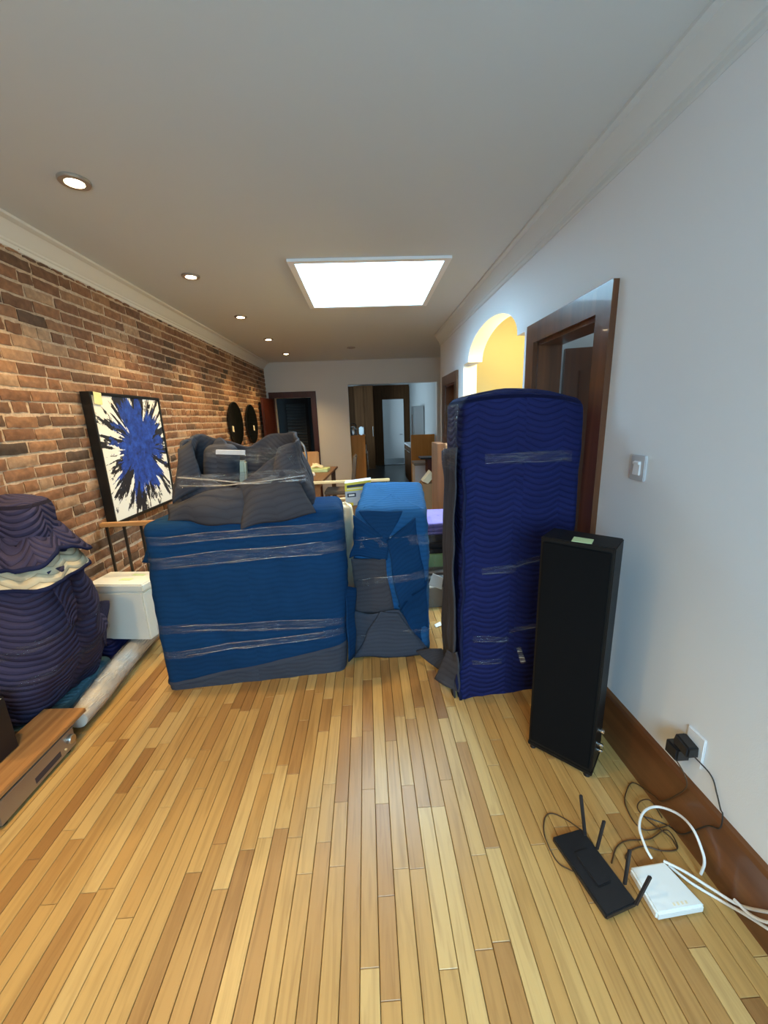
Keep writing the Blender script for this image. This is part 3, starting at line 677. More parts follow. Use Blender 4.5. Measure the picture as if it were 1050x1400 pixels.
# 3: tall navy bundle by the door
t = thing('wrapped_wardrobe', 'tall arched furniture piece wrapped in quilted navy blanket by the door', 'wrapped furniture', (.74, 2.0, 0))
def tall_top(x, y): u = (x-.72)/.34; return 1.650 - .040*min(1.4, abs(u))**2.2
tall = Soft([(.452, 1.845), (1.06, 1.912), (1.06, 2.24), (.46, 2.20)], [(.462, 1.865), (1.085, 1.915), (1.08, 2.22), (.45, 2.20)], 0, tall_top, r=.035, bulge=.004, amp=.010, seed=5, fold=.004)
soft_part('blanket', tall, 'quilt_navy', t, m=60, fillet=.05, dome=.02)
def ts(px, py, y, o=0): p = aty(px, py, y); p.x -= o; return p
sd = lambda y, z, o=0: Vector((.437 + (.000*z) - o, y, z))
cloth('grey_side_flap', [sd(1.862, .0, .012), sd(1.862, 1.40, .012), sd(2.22, 1.36, .008), sd(2.22, .0, .008)], 'quilt_grey', t, seed=21, wr=.014, fr=5, nu=30, nv=16, push=lambda s_, t_: .008*math.sin(t_*16+s_*2)*(1-s_*.3))
cloth('film_corner', [sd(1.845, 1.28, .014), sd(1.845, 1.60, .006), sd(2.1, 1.60, .02), sd(2.1, 1.28, .03)], 'film', t, th=.001, seed=22, wr=.012, fr=18)
cloth('blanket_binding', [(.447, 1.838, .0), (.462, 1.838, .0), (.475, 1.848, 1.30), (.46, 1.848, 1.30)], 'binding', t, th=.006, nu=2, nv=30, wr=.002)
nb = tall.n
for k, (zc, w, tl, a, b) in enumerate(((1.335, .055, .0, -12, 15), (.755, .04, -.02, -12, -1), (.355, .035, -.03, -14, -2), (.215, .03, -.05, -14, -4), (.40, .028, .06, -2, 12), (.78, .03, .2, -1, 8))):
    mk('stretch_wrap', tall.band(zc, w, tl, off=.006, seed=k+30, rows=5, i0=a, i1=b), 'film', t, smooth=True, angle=0)
    mk('film_ridge', ridge(tall, zc-w*.35, tl, a, b, k+50, r=.002, off=.008), 'film_ridge', t, smooth=True, angle=0)
cloth('tape_end', [aty(706, 886, 1.84), aty(712, 885, 1.84), aty(719, 905, 1.85), aty(712, 907, 1.85)], 'film_bag', t, th=.001, wr=.006, fr=40)
# blanket tail trailing on the floor from the bundle
cloth('blanket_tail', [atz(567, 890, .03), atz(603, 886, .10), atz(628, 905, .06), atz(618, 932, .02)], 'quilt_grey', t, seed=31, wr=.035, fr=8)
cloth('blanket_tail', [aty(606, 890, 1.98), aty(629, 890, 1.845), aty(627, 944, 1.835), aty(596, 925, 1.98)], 'quilt_grey', t, seed=32, wr=.03, fr=8)

# 4: grey blanket nest on the wide block
t = thing('wrapped_stool', 'open grey blanket bundle with two raised ends, on the wide blue bundle', 'wrapped furniture', (-.74, 2.33, 1.04))
def nest(N_=110, M_=26):
    v, f, uv = [], [], []
    for j in range(M_+1):
        k = j/M_
        for i in range(N_+1):
            a = 2*PI*i/N_; ca, sa = math.cos(a), math.sin(a)
            left, right = max(0, -ca)**1.2, max(0, ca)**1.2
            top = 1.20 + .275*left**1.3 + .245*right**.9 + (.20*max(0, sa)**1.5) - .03*max(0, -sa)**2*math.sin(a*2)
            top += .02*noise.noise(Vector((ca*2.5, sa*2.5, 3)))
            z = 1.056 + (top-1.056)*k
            sq = 1/(abs(ca)**3.0+abs(sa)**3.0)**(1/3.0)
            wdt = (.405 - .09*k**.8*(1 if ca < 0 else .75) + .03*math.sin(PI*min(1, k*1.4)))*sq; dep = (.23 - .05*k)*sq
            cx, cy = -.742, 2.36
            w = .02*noise.noise(Vector((ca*3+k*1.5, sa*3, z*6))) + .022*noise.noise(Vector((a*1.6+z*7, z*3-a*2, 8))) + .010*noise.noise(Vector((a*6+z*18, z*4, 2)))
            v.append(Vector((cx + (wdt+w)*ca, cy + (dep+w)*sa, z))); uv.append((a*.4, z*1.0+.1*math.sin(a*3)))
    n = N_+1
    for j in range(M_):
        for i in range(N_): f.append((j*n+i, j*n+i+1, (j+1)*n+i+1, (j+1)*n+i))
    return v, f, uv
v, f, uv = nest(); mk('blanket', (v, f), 'quilt_grey', t, smooth=True, uv=uv, angle=0, solid=.018)
# folds lying across the front of the nest
lump = lambda d_: (lambda s_, t_: -d_*math.sin(PI*s_)**.7*math.sin(PI*t_)**.7)
cloth('blanket_fold', [aty(230, 686, 2.17), aty(332, 664, 2.15), aty(340, 721, 2.06), aty(228, 713, 2.10)], 'quilt_grey', t, seed=41, wr=.012, th=.012, push=lump(.06), nu=24, nv=24)
cloth('blanket_fold', [aty(328, 664, 2.15), aty(404, 642, 2.17), aty(430, 702, 2.11), aty(332, 722, 2.06)], 'quilt_grey', t, seed=42, wr=.012, th=.012, push=lump(.06), nu=24, nv=24)
cloth('blanket_fold', [aty(244, 612, 2.20), aty(262, 597, 2.22), aty(284, 655, 2.18), aty(240, 688, 2.15)], 'quilt_grey', t, seed=43, wr=.02, th=.012, push=lump(.03))
cloth('blanket_fold', [aty(384, 612, 2.20), aty(404, 606, 2.22), aty(418, 660, 2.18), aty(366, 676, 2.14)], 'quilt_grey', t, seed=44, wr=.02, th=.012, push=lump(.03))
# inner lump, board and cushion seen in the gap
inner = Soft([(-1.0, 2.36), (-.84, 2.36), (-.84, 2.52), (-1.0, 2.52)], [(-.96, 2.37), (-.80, 2.37), (-.80, 2.5), (-.96, 2.5)], 1.052, 1.43, r=.05, n=40, amp=.02, seed=12)
soft_part('inner_blanket', inner, 'quilt_grey', t, m=14, fillet=.06, dome=.04)
bx = [aty(295, 615, 2.3), aty(334, 616, 2.3), aty(334, 622, 2.3), aty(295, 621, 2.3)]
mk('pale_board', hexa(bx + [p + Vector((.0, .02, 0)) for p in bx]), 'paper_white', t)
mk('inner_cushion', hexa([aty(322, 630, 2.46), aty(335, 630, 2.46), aty(337, 660, 2.46), aty(326, 660, 2.46)] + [p + Vector((0, .05, 0)) for p in (aty(322, 630, 2.46), aty(335, 630, 2.46), aty(337, 660, 2.46), aty(326, 660, 2.46))]), 'paper_cream', t, bevel=.01)
cloth('stretch_wrap', [aty(241, 651, 2.12), aty(420, 640, 2.12), aty(421, 658, 2.12), aty(243, 668, 2.12)], 'film', t, th=.001, nu=50, nv=10, wr=.015, fr=14, seed=45)
cloth('stretch_wrap', [aty(280, 615, 2.19), aty(402, 611, 2.17), aty(404, 640, 2.16), aty(282, 625, 2.18)], 'film_faint', t, th=.001, nu=30, nv=10, wr=.012, fr=10, seed=46)
mk('stretch_wrap', tube(spline([aty(243, 653, 2.11), aty(290, 656, 2.105), aty(350, 661, 2.11), aty(418, 655, 2.13)]), .0045, 6), 'film_ridge', t, smooth=True)
mk('stretch_wrap', tube(spline([aty(246, 664, 2.105), aty(300, 664, 2.10), aty(360, 658, 2.11), aty(418, 650, 2.13)]), .004, 6), 'film_ridge', t, smooth=True)

# 5: purple-blue bundle against the brick wall
t = thing('wrapped_armchair', 'tall slumped bundle in dusky purple quilted blankets with cream lining, against the brick wall', 'wrapped furniture', (-1.68, 2.05, .1))
bun = Soft([(-1.87, 1.745), (-1.775, 1.77), (-1.72, 2.22), (-1.87, 2.26)], [(-1.88, 1.78), (-1.54, 1.78), (-1.57, 2.02), (-1.88, 2.10)], .10, 1.06, r=.08, n=100, bulge=.10, amp=.03, freq=3, seed=14, fold=.012, bk=.72, xmin=-1.885)
soft_part('blanket', bun, 'quilt_purple', t, m=50, fillet=.06, dome=.02)
hood = Soft([(-1.885, 1.79), (-1.545, 1.79), (-1.575, 2.00), (-1.885, 2.06)], [(-1.885, 1.80), (-1.56, 1.80), (-1.59, 1.985), (-1.885, 2.05)], .93, 1.235, r=.06, n=100, bulge=.012, amp=.02, freq=4, seed=15, fold=.008, xmin=-1.885)
soft_part('top_blanket', hood, 'quilt_purple', t, m=24, fillet=.05, dome=.02)
skirt = Soft([(-1.885, 1.655), (-1.44, 1.655), (-1.50, 2.11), (-1.885, 2.22)], [(-1.885, 1.80), (-1.555, 1.80), (-1.585, 1.99), (-1.885, 2.05)], .86, 1.10, r=.05, n=100, bulge=.02, amp=.025, freq=5, seed=16, fold=.01, xmin=-1.885)
def hem_k(i):
    p = skirt.raw(i, 0); return .46 + .10*math.sin((p.y-1.72)*14) - .9*max(0, p.y-2.0) + .05*noise.noise(Vector((i*.2, 0, 1)))
soft_part('blanket_skirt', skirt, 'quilt_purple', t, m=14, kb=hem_k, cap=False)
inn = Soft([(-1.885, 1.665), (-1.452, 1.665), (-1.515, 2.095), (-1.885, 2.20)], [(-1.885, 1.80), (-1.555, 1.80), (-1.585, 1.99), (-1.885, 2.05)], .81, 1.08, r=.05, n=100, bulge=.0, amp=.025, freq=5, seed=16, fold=.006, xmin=-1.885)
soft_part('cream_lining', inn, 'quilt_cream', t, m=10, kb=lambda i: .16, kt=.8, cap=False)
def strip(sf, kf, w, off):
    v, f = [], []
    for i in range(sf.n+1):
        for r in (-1, 0, 1): v.append(sf.pt(i, kf(i)+r*w, off))
    for i in range(sf.n):
        for r in (0, 1): f.append((i*3+r, i*3+3+r, i*3+4+r, i*3+1+r))
    return v, f
mk('blanket_binding', strip(skirt, hem_k, .035, .004), 'binding', t, smooth=True, angle=0, solid=.006)
mk('blanket_binding', strip(inn, lambda i: .16, .03, .004), 'binding', t, smooth=True, angle=0, solid=.006)
cloth('blanket_flap', [atx(66, 786, -1.50), atx(88, 776, -1.51), atx(104, 850, -1.50), atx(98, 858, -1.49)], 'quilt_purple', t, seed=51, wr=.02)
cloth('blanket_flap', [atx(116, 850, -1.58), atx(134, 824, -1.63), atx(147, 824, -1.66), atx(146, 884, -1.64)], 'quilt_purple', t, seed=52, wr=.02)
for k, (zc, w, tl) in enumerate(((.50, .05, .4), (.36, .06, .1))):
    mk('stretch_wrap', bun.band(zc, w, tl, off=.01, seed=k+60, rows=6), 'film_faint', t, smooth=True, angle=0)
mk('stretch_wrap', hood.band(1.02, .03, .1, off=.008, seed=66, rows=4), 'film_faint', t, smooth=True, angle=0)
# teal blanket folded under it
tb = Soft([(-1.885, 1.745), (-1.665, 1.745), (-1.735, 2.34), (-1.885, 2.35)], [(-1.885, 1.745), (-1.69, 1.745), (-1.745, 2.33), (-1.885, 2.34)], 0, .105, r=.04, n=80, amp=.012, seed=17, bulge=.012)
v, f, uv = tb.mesh(m=8, fillet=.035, dome=.0); o = mk('folded_blanket', (v, f), 'quilt_teal', smooth=True, uv=uv, angle=0)
tag(o, 'teal moving blanket folded flat under the purple bundle', 'blanket')

# rug roll in clear plastic along the wall
rp = spline([(-1.585, 1.80, .065), (-1.60, 1.98, .07), (-1.628, 2.22, .072), (-1.645, 2.44, .073), (-1.655, 2.655, .073)], 10)
t = thing('rolled_rug', 'long pale rolled rug in crinkled clear plastic on the floor', 'rug', (-1.64, 2.3, 0))
mk('rug', tube(rp, [.05 + .012*min(1, i/12) for i in range(len(rp))], 18), 'cream_wadding', t, smooth=True)
v, f = tube(rp, [.056 + .016*min(1, i/12) for i in range(len(rp))], 28, cap=False)
v = [p + Vector((noise.noise(p*22), noise.noise(p*22+Vector((5, 0, 0))), noise.noise(p*22+Vector((0, 9, 0)))))*.008 for p in v]
v = [Vector((p.x, p.y, max(p.z, .001))) for p in v]
mk('plastic_sleeve', (v, f), 'film_bag', t, smooth=True, angle=0)

# white foam box on a low folded blanket
fb = Soft([(-1.88, 2.39), (-1.775, 2.39), (-1.775, 2.66), (-1.88, 2.66)], [(-1.88, 2.39), (-1.77, 2.39), (-1.77, 2.66), (-1.88, 2.66)], 0, .158, r=.03, n=60, amp=.01, seed=18, bulge=.01)
v, f, uv = fb.mesh(m=8, fillet=.03, dome=0); o = mk('folded_blanket', (v, f), 'quilt_navy', smooth=True, uv=uv, angle=0)
tag(o, 'small dark navy folded blanket under the white box', 'blanket')
t = thing('white_box', 'white foam cooler box standing below the railing by the brick wall', 'box', (-1.67, 2.51, .125))
wq = [(-1.885, 2.45), (-1.50, 2.40), (-1.46, 2.63), (-1.86, 2.68)]
mk('box_body', prism(wq, .155, .50), 'foam_white', t, bevel=.01)
mk('box_lid', prism([(x*1.0+(-.004 if x < -1.6 else .006), y) for x, y in wq], .502, .555), 'foam_white', t, bevel=.008)
note('green sticky note on the white foam box', [(-1.70, 2.50, .555), (-1.62, 2.49, .555), (-1.61, 2.52, .555), (-1.69, 2.53, .555)], 'note_green')
note('pale green slip on the white foam box, next to the railing', [(-1.66, 2.58, .555), (-1.57, 2.56, .555), (-1.565, 2.59, .555), (-1.655, 2.61, .555)], 'note_green')

# ------------------------------------------------------------------ stereo receiver with a board on top, bottom left
t = thing('stereo_receiver', 'silver stereo receiver with round volume knob on the floor', 'receiver', (-1.68, 1.5, 0))
mk('receiver_body', box(-1.80, -1.535, 1.285, 1.695, .012, .112), 'amp_dark', t, bevel=.003)
mk('front_panel', box(-1.537, -1.524, 1.283, 1.697, .016, .116), 'amp_silver', t, bevel=.003)
mk('top_edge', box(-1.532, -1.521, 1.283, 1.697, .113, .118), 'amp_silver', t)
mk('display_window', box(-1.526, -1.5225, 1.455, 1.60, .035, .062), 'print_dark', t)
v, f = lathe([(.022, 0), (.022, .012), (.019, .016), (.0, .016)], (0, 0, 0), 24)
mk('volume_knob', ([Vector((-1.5235+p.z, 1.665+p.x, .07+p.y)) for p in v], f), 'steel', t, smooth=True, angle=.5)
v, f = lathe([(.005, 0), (.005, .006), (0, .006)], (0, 0, 0), 12)
mk('button', ([Vector((-1.5235+p.z, 1.628+p.x, .045+p.y)) for p in v], f), 'pale_wood', t)
for y in (1.31, 1.66):
    for x in (-1.78, -1.55): mk('foot', lathe([(.016, 0), (.016, .014)], (x, y, 0), 14), 'amp_dark', t)
t = mk('wooden_board', hexa([(-1.75, 1.10, .124), (-1.53, 1.09, .124), (-1.517, 1.79, .124), (-1.735, 1.80, .124), (-1.75, 1.10, .146), (-1.53, 1.09, .146), (-1.517, 1.79, .146), (-1.735, 1.80, .146)]), 'board_wood', bevel=.003)
tag(t, 'brown wooden board lying on the silver receiver', 'board')
t = mk('black_case', box(-1.84, -1.655, 1.30, 1.56, .147, .415), 'plastic_black', bevel=.006); tag(t, 'black case standing on the wooden board', 'case')
note('cream sheet of paper lying on the black case', [(-1.83, 1.33, .416), (-1.648, 1.33, .416), (-1.645, 1.535, .416), (-1.83, 1.55, .416)], 'paper_cream', 'paper_sheet', 'paper')
# ------------------------------------------------------------------ loudspeaker
t = thing('floor_speaker', 'tall black tower loudspeaker standing on the floor beside the white wall', 'speaker', (.87, 1.45, 0))
q = [(.706, 1.510), (.902, 1.318), (1.008, 1.432), (.812, 1.624)]
ctr = Vector((.857, 1.471))
grow = lambda k: [tuple(ctr + (Vector(p)-ctr)*k) for p in q]
mk('cabinet', prism(q, .03, 1.048), 'speaker_black', t, bevel=.004)
mk('plinth', prism(grow(1.015), .012, .032), 'speaker_black', t, bevel=.003)
fn = Vector((-.7, -.71)).normalized()
a, b = Vector(q[0]).lerp(Vector(q[1]), .04), Vector(q[0]).lerp(Vector(q[1]), .96)
g = [a, b, b+fn*.010, a+fn*.010]
mk('grille', prism([tuple(p) for p in g][::-1], .05, 1.03), 'grille_black', t, bevel=.003)
for p in grow(.86): mk('foot', lathe([(.014, 0), (.012, .014)], (p[0], p[1], 0), 12), 'plastic_black', t)
sn = Vector((.71, -.7)).normalized(); sc_ = Vector(q[1]).lerp(Vector(q[2]), .45)
for z in (.13, .10, .20):
    v, f = lathe([(.009, 0), (.009, .018), (.006, .022)], (0, 0, 0), 12)
    d = Vector(q[2])-Vector(q[1]); d.normalize()
    mk('binding_post', ([Vector((sc_.x+sn.x*p.z+d.x*p.x, sc_.y+sn.y*p.z+d.y*p.x, z+p.y)) for p in v], f), 'chrome', t)
note('pale green sticky note on the black tower loudspeaker', [atz(781, 740, 1.0485), atz(809, 744, 1.0485), atz(812, 738, 1.0485), atz(785, 734, 1.0485)], 'note_green')

# ------------------------------------------------------------------ router, modem, cables, outlet, switch
t = thing('wifi_router', 'flat black router with four upright antennas on the floor', 'router', (.70, .98, 0))
rq = [tuple(atz(x, y, .02).xy) for x, y in ((755, 1145), (829, 1254), (871, 1235), (795, 1133))]
mk('router_body', prism(rq, .004, .024), 'plastic_black', t, bevel=.004)
rc = sum((Vector(p) for p in rq), Vector((0, 0)))/4
mk('router_crest', prism([tuple(rc+(Vector(p)-rc)*.45) for p in rq], .023, .030), 'plastic_black', t, bevel=.003)
for (bx_, by_), (tx, ty) in (((800, 1143), (794, 1087)), ((816, 1161), (826, 1122)), ((854, 1209), (861, 1162)), ((869, 1237), (889, 1198))):
    b = atz(bx_, by_, .018); tp = aty(tx, ty, b.y+.012); d = (tp-b).normalized(); s = Vector((d.z, 0, -d.x)).normalized()*.006; n_ = d.cross(s).normalized()*.004
    mk('antenna', hexa([b-s-n_, b+s-n_, b+s+n_, b-s+n_, tp-s-n_, tp+s-n_, tp+s+n_, tp-s+n_]), 'antenna_black', t, bevel=.002)
t = thing('modem', 'white box modem lying on the floor next to the black router', 'modem', (.9, .92, 0))
mq = [tuple(atz(x, y, .033).xy) for x, y in ((861, 1185), (899, 1250), (965, 1238), (908, 1177))]
mk('modem_body', prism(mq, .002, .033), 'plastic_white', t, bevel=.006)
e0, e1 = Vector(mq[1]), Vector(mq[2]); up = (Vector(mq[0])-Vector(mq[1])).normalized()
for i in range(4):
    p = e0.lerp(e1, .40+.085*i) + up*.012; q2 = e0.lerp(e1, .44+.085*i) + up*.012
    mk('indicator_light', prism([tuple(p), tuple(q2), tuple(q2+up*.008), tuple(p+up*.008)], .033, .0336), 'paper_cream', t)
def cable(label, pts, r, mat, name='cable', cat='cable', group=None):
    o = mk(name, tube(spline(pts, 8), r, 8), mat, smooth=True); return tag(o, label, cat, group)
def wp(x, y, z=.02, c=.0255):
    p = atz(x, y, z); return p if p.x < R-c else atx(x, y, R-c)
cable('stiff white cable looping up from the white modem', [wp(891, 1174, .03), wp(882, 1157, .05), wp(874, 1130, .07), wp(881, 1109, .085), wp(900, 1103, .09), wp(927, 1113, .085, .045), wp(947, 1133, .075, .045), wp(960, 1163, .05, .045), wp(963, 1180, .035, .045), wp(958, 1195, .012)], .0045, 'cable_white')
cable('white network cable running from modem along the baseboard, upper of a pair', [wp(907, 1177, .036), wp(935, 1191, .036), wp(970, 1213, .028), wp(1010, 1237, .02), wp(1050, 1247, .03), wp(1075, 1250, .04)], .0045, 'cable_white')
cable('white network cable running from modem along the baseboard, lower of a pair', [wp(914, 1183, .014), wp(945, 1207, .012), wp(985, 1231, .007), wp(1020, 1251, .006, .036), wp(1050, 1270, .006, .036), wp(1080, 1290, .006, .036)], .0045, 'cable_white')
cable('white network cable crossing the two others beside the baseboard', [wp(1004, 1230, .032, .047), wp(1025, 1250, .028, .047), wp(1050, 1261, .03, .047), wp(1080, 1263, .04, .047)], .0045, 'cable_white')
t = thing('wall_outlet', 'white wall outlet with black power adapters above the brown baseboard', 'outlet', (R, 1.08, .34))
mk('outlet_plate', box(R-.008, R, 1.045, 1.118, .325, .445), 'plate_white', t, bevel=.003)
ad = thing('power_adapter', 'black plug-in power adapter in the white outlet, upper one', 'power adapter', (R-.03, 1.08, .37))
mk('adapter_body', hexa([(R-.055, 1.055, .362), (R-.008, 1.055, .362), (R-.008, 1.125, .372), (R-.055, 1.125, .372), (R-.05, 1.058, .402), (R-.008, 1.058, .402), (R-.008, 1.120, .412), (R-.05, 1.120, .412)]), 'plastic_black', ad, bevel=.006)
ad = thing('power_adapter', 'black plug-in power adapter in the white outlet, lower one', 'power adapter', (R-.03, 1.12, .32))
mk('adapter_body', box(R-.06, R-.007, 1.088, 1.145, .315, .368), 'plastic_black', ad, bevel=.006)
cable('thin black cord hanging from the upper power adapter', [(R-.03, 1.056, .375), atx(972, 1060, R-.012), atx(980, 1085, R-.012), atx(985, 1106, R-.02), atx(988, 1114, R-.027), atx(984, 1132, R-.027), atx(968, 1129, R-.027), atx(950, 1135, R-.027), wp(930, 1140, 0.0025), wp(912, 1128, 0.0025), wp(880, 1116, 0.0025)], .0022, 'cable_black')
cable('thin black cord dropping from the lower power adapter to the floor', [(R-.045, 1.12, .318), atx(937, 1062, R-.03), atx(935, 1080, R-.03), wp(905, 1095, 0.02), wp(893, 1087, 0.0078), wp(866, 1070, 0.0078), wp(856, 1083, 0.0078), wp(855, 1100, 0.0078), wp(868, 1125, 0.0078), wp(885, 1135, 0.0078), wp(916, 1128, 0.0078)], .0022, 'cable_brown')
cable('tangled brown cord in a loop on the floor behind the white modem', [wp(836, 1180, 0.005), wp(843, 1158, 0.004), wp(858, 1149, 0.004), wp(888, 1147, 0.006), wp(908, 1135, 0.0078), wp(918, 1140, 0.005), wp(926, 1160, 0.004), wp(905, 1163, 0.004), wp(880, 1157, 0.004), wp(862, 1163, 0.004), wp(855, 1172, 0.006), wp(860, 1180, 0.01)], .0022, 'cable_brown')
cable('brown cord curving on the floor between tower loudspeaker and white cable', [wp(905, 1118, 0.0135), wp(890, 1095, 0.0135), wp(876, 1095, 0.0135), wp(872, 1106, 0.0135), wp(890, 1125, 0.0135), wp(915, 1143, 0.0135), wp(925, 1158, 0.0135)], .0022, 'cable_brown')
cable('thin black cord looping round the far side of the black router', [wp(798, 1137, .02), wp(775, 1121, .006), wp(755, 1112, .004), wp(745, 1118, .004), wp(744, 1140, .004), wp(755, 1167, .004), wp(765, 1181, .004), wp(783, 1191, .012)], .0022, 'cable_brown')
t = thing('light_switch', 'white wall light switch beside the dark wood door', 'light switch', (R, 1.53, 1.26))
mk('switch_plate', box(R-.012, R, 1.490, 1.575, 1.262, 1.365), 'plate_shaded', t, bevel=.003)
mk('rocker', hexa([(R-.018, 1.512, 1.285), (R-.008, 1.512, 1.285), (R-.008, 1.553, 1.285), (R-.018, 1.553, 1.285), (R-.014, 1.512, 1.342), (R-.008, 1.512, 1.342), (R-.008, 1.553, 1.342), (R-.014, 1.553, 1.342)]), 'plate_white', t, bevel=.002)
mk('slider', box(R-.021, R-.012, 1.515, 1.551, 1.328, 1.338), 'plate_white', t, bevel=.001)

# ------------------------------------------------------------------ left wall: painting, discs, railing
t = thing('abstract_painting', 'black-framed white canvas with a burst of blue and black paint strokes, on the brick wall', 'painting', (-L+.02, 3.24, .85))
py0, py1, pz0, pz1, fx = 2.79, 3.70, .862, 1.792, -L+.075
mk('frame', join(box(-L+.014, fx, py0, py0+.018, pz0, pz1), box(-L+.014, fx, py1-.018, py1, pz0, pz1), box(-L+.014, fx, py0+.018, py1-.018, pz0, pz0+.018), box(-L+.014, fx, py0+.018, py1-.018, pz1-.018, pz1)), 'canvas_frame', t)
cv = [(fx-.008, py0+.022, pz0+.022), (fx-.008, py1-.022, pz0+.022), (fx-.008, py1-.022, pz1-.022), (fx-.008, py0+.022, pz1-.022)]
cb = [(-L+.02, y, z) for _, y, z in cv]
mk('canvas', hexa(cv + cb), 'canvas_paint', t, uv=[(0, 0), (1, 0), (1, 1), (0, 1)]*2)
note('yellow sticky note on the corner of the blue painting', [(fx, py0+.035, pz1-.08), (fx, py0+.115, pz1-.085), (fx+.004, py0+.115, pz1-.005), (fx+.004, py0+.035, pz1)], 'note_yellow')
def disc(yc, zc, rad, lab, ny):
    th_ = thing('round_mirror', lab, 'mirror', (-L+.02, yc, zc-rad), 'round black discs on the brick wall')
    v, f = lathe([(rad*.98, 0), (rad, .006), (rad, .02), (rad*.97, .026)], (0, 0, 0), 40)
    mk('disc', ([Vector((-L+.016+p.z, yc+p.x, zc+p.y)) for p in v], f), 'mirror_black', th_, smooth=True, angle=.5)
    x = -L+.0425; note('small white slip stuck on ' + ny[0], [(x, yc+ny[1], zc-.10), (x, yc+ny[1]+.07, zc-.11), (x, yc+ny[1]+.07, zc-.03), (x, yc+ny[1], zc-.02)], 'paper_cream')
disc(5.87, 1.535, .315, 'round black wall disc, the one closer to the painting', ('the black disc closer to the painting', -.22))
disc(6.68, 1.525, .315, 'round black wall disc, the one closer to the dark red door', ('the black disc closer to the dark red door', .02))
def railing(lab, x0, x1, y, z, mat, bal, hr=.02):
    t_ = thing('stair_railing', lab, 'railing', ((x0+x1)/2, y, 0), 'stair railings')
    mk('handrail', hexa([(x0, y-hr, z-.03), (x1, y-hr, z-.03), (x1, y+hr, z-.03), (x0, y+hr, z-.03), (x0, y-hr, z), (x1, y-hr, z), (x1, y+hr, z), (x0, y+hr, z)]), mat, t_, bevel=.005)
    for x in bal: mk('baluster', box(x-.007, x+.007, y-.007, y+.007, .0, z-.028), 'black_metal', t_)
    mk('bottom_rail', box(x0+.01, x1-.01, y-.012, y+.012, .10, .115), 'black_metal', t_)
railing('honey wood handrail with black iron balusters beside the white foam box', -L+.02, -1.02, 2.715, .905, 'rail_wood', [-1.85+.118*i for i in range(8)])
railing('pale wood handrail with black balusters behind the wide blue bundle', -.95, -.05, 3.24, .90, 'pale_wood', [-.93+.12*i for i in range(8)])
railing('pale wood handrail ending free in front of the dining table', -1.0, .235, 4.22, .90, 'pale_wood', [-.98, -.86, -.74, .20])

# ------------------------------------------------------------------ recessed ceiling lights
def downlight(x, y, lit, lab, power=52):
    t_ = thing('ceiling_downlight', lab, 'downlight', (x, y, H-.012), 'recessed ceiling lights')
    mk('trim_ring', lathe([(.040, .011), (.040, -.002), (.062, -.002), (.066, .004), (.066, .012)], (x, y, H-.010), 28), 'trim_ring', t_, smooth=True, angle=.5)
    mk('bulb', lathe([(.039, .002), (.03, -.003), (.015, -.006), (.001, -.007)], (x, y, H-.006), 20), 'bulb_lit' if lit else 'bulb_off', t_, smooth=True)
    if lit:
        l = bpy.data.lights.new('downlight_lamp', 'SPOT'); l.energy = power; l.color = (1, .67, .28); l.spot_size = 2.1; l.spot_blend = .8; l.shadow_soft_size = .03
        o = bpy.data.objects.new('downlight_lamp', l); link(o, t_, (x, y, H-.03))
DLX, DLY, DLS = -1.272, 2.133, 1.2135
for i, lab in ((-2, 'lit recessed light above the window end of the room'), (-1, 'lit recessed light above the silver receiver'), (0, 'lit recessed light above the purple bundle'), (1, 'lit recessed light above the blue painting'), (2, 'lit recessed light next along the row after the painting'), (3, 'lit recessed light above the two black discs'), (4, 'lit recessed light just before the dark red door')):
    downlight(DLX, DLY+i*DLS, True, lab)
downlight(-.175, 6.62, False, 'unlit recessed light in front of the kitchen opening')

# ------------------------------------------------------------------ behind the bundles: dining corner
t = thing('dining_table', 'dark brown wooden dining table with papers on it', 'table', (-1.05, 6.0, 0))
pa, pb, pc, pd = (-1.62, 5.25), (-.62, 5.25), (-.52, 6.85), (-1.55, 6.85)
mk('tabletop', prism([pa, pb, pc, pd], .715, .75), 'table_wood', t, bevel=.005)
for x, y in ((-1.55, 5.33), (-.70, 5.33), (-.60, 6.76), (-1.48, 6.76)): mk('leg', box(x-.035, x+.035, y-.035, y+.035, 0, .717), 'table_wood', t)
mk('apron', join(box(-1.52, -.72, 5.31, 5.34, .63, .717), box(-.70, -.67, 5.36, 6.7, .63, .717)), 'table_wood', t)
def chair(lab, cx, cy, rz, mat, backh=.98):
    t_ = thing('dining_chair', lab, 'chair', (cx, cy, 0), 'dining chairs')
    c, s = math.cos(rz), math.sin(rz)
    def P(x, y, z): return (cx+x*c-y*s, cy+x*s+y*c, z)
    def bx8(x0, x1, y0, y1, z0, z1, dy=0): return hexa([P(x0, y0, z0), P(x1, y0, z0), P(x1, y1, z0), P(x0, y1, z0), P(x0, y0+dy, z1), P(x1, y0+dy, z1), P(x1, y1+dy, z1), P(x0, y1+dy, z1)])
    mk('seat', bx8(-.22, .22, -.22, .22, .42, .48), mat, t_, bevel=.015)
    mk('backrest', bx8(-.22, .22, .18, .235, .46, backh, .07), mat, t_, bevel=.015)
    for x, y in ((-.19, -.19), (.19, -.19), (-.19, .2), (.19, .2)): mk('leg', bx8(x-.02, x+.02, y-.02, y+.02, 0, .43), 'table_wood', t_)
chair('taupe dining chair at the kitchen side of the dining table', -.46, 6.1, -PI/2, 'fabric_taupe', 1.0)
chair('taupe dining chair on the railing side of the dining table', -1.2, 5.1, PI, 'fabric_taupe', .93)
chair('tan wood-backed dining chair at the dark red door end of the table', -1.12, 7.1, 0, 'shelf_light', .98)
p = atz(447, 640, .76)
t = mk('book', obox(-.93, 5.85, .75, .26, .2, .03, .2), 'paper_white', bevel=.003); tag(t, 'white book lying on the dining table', 'book')
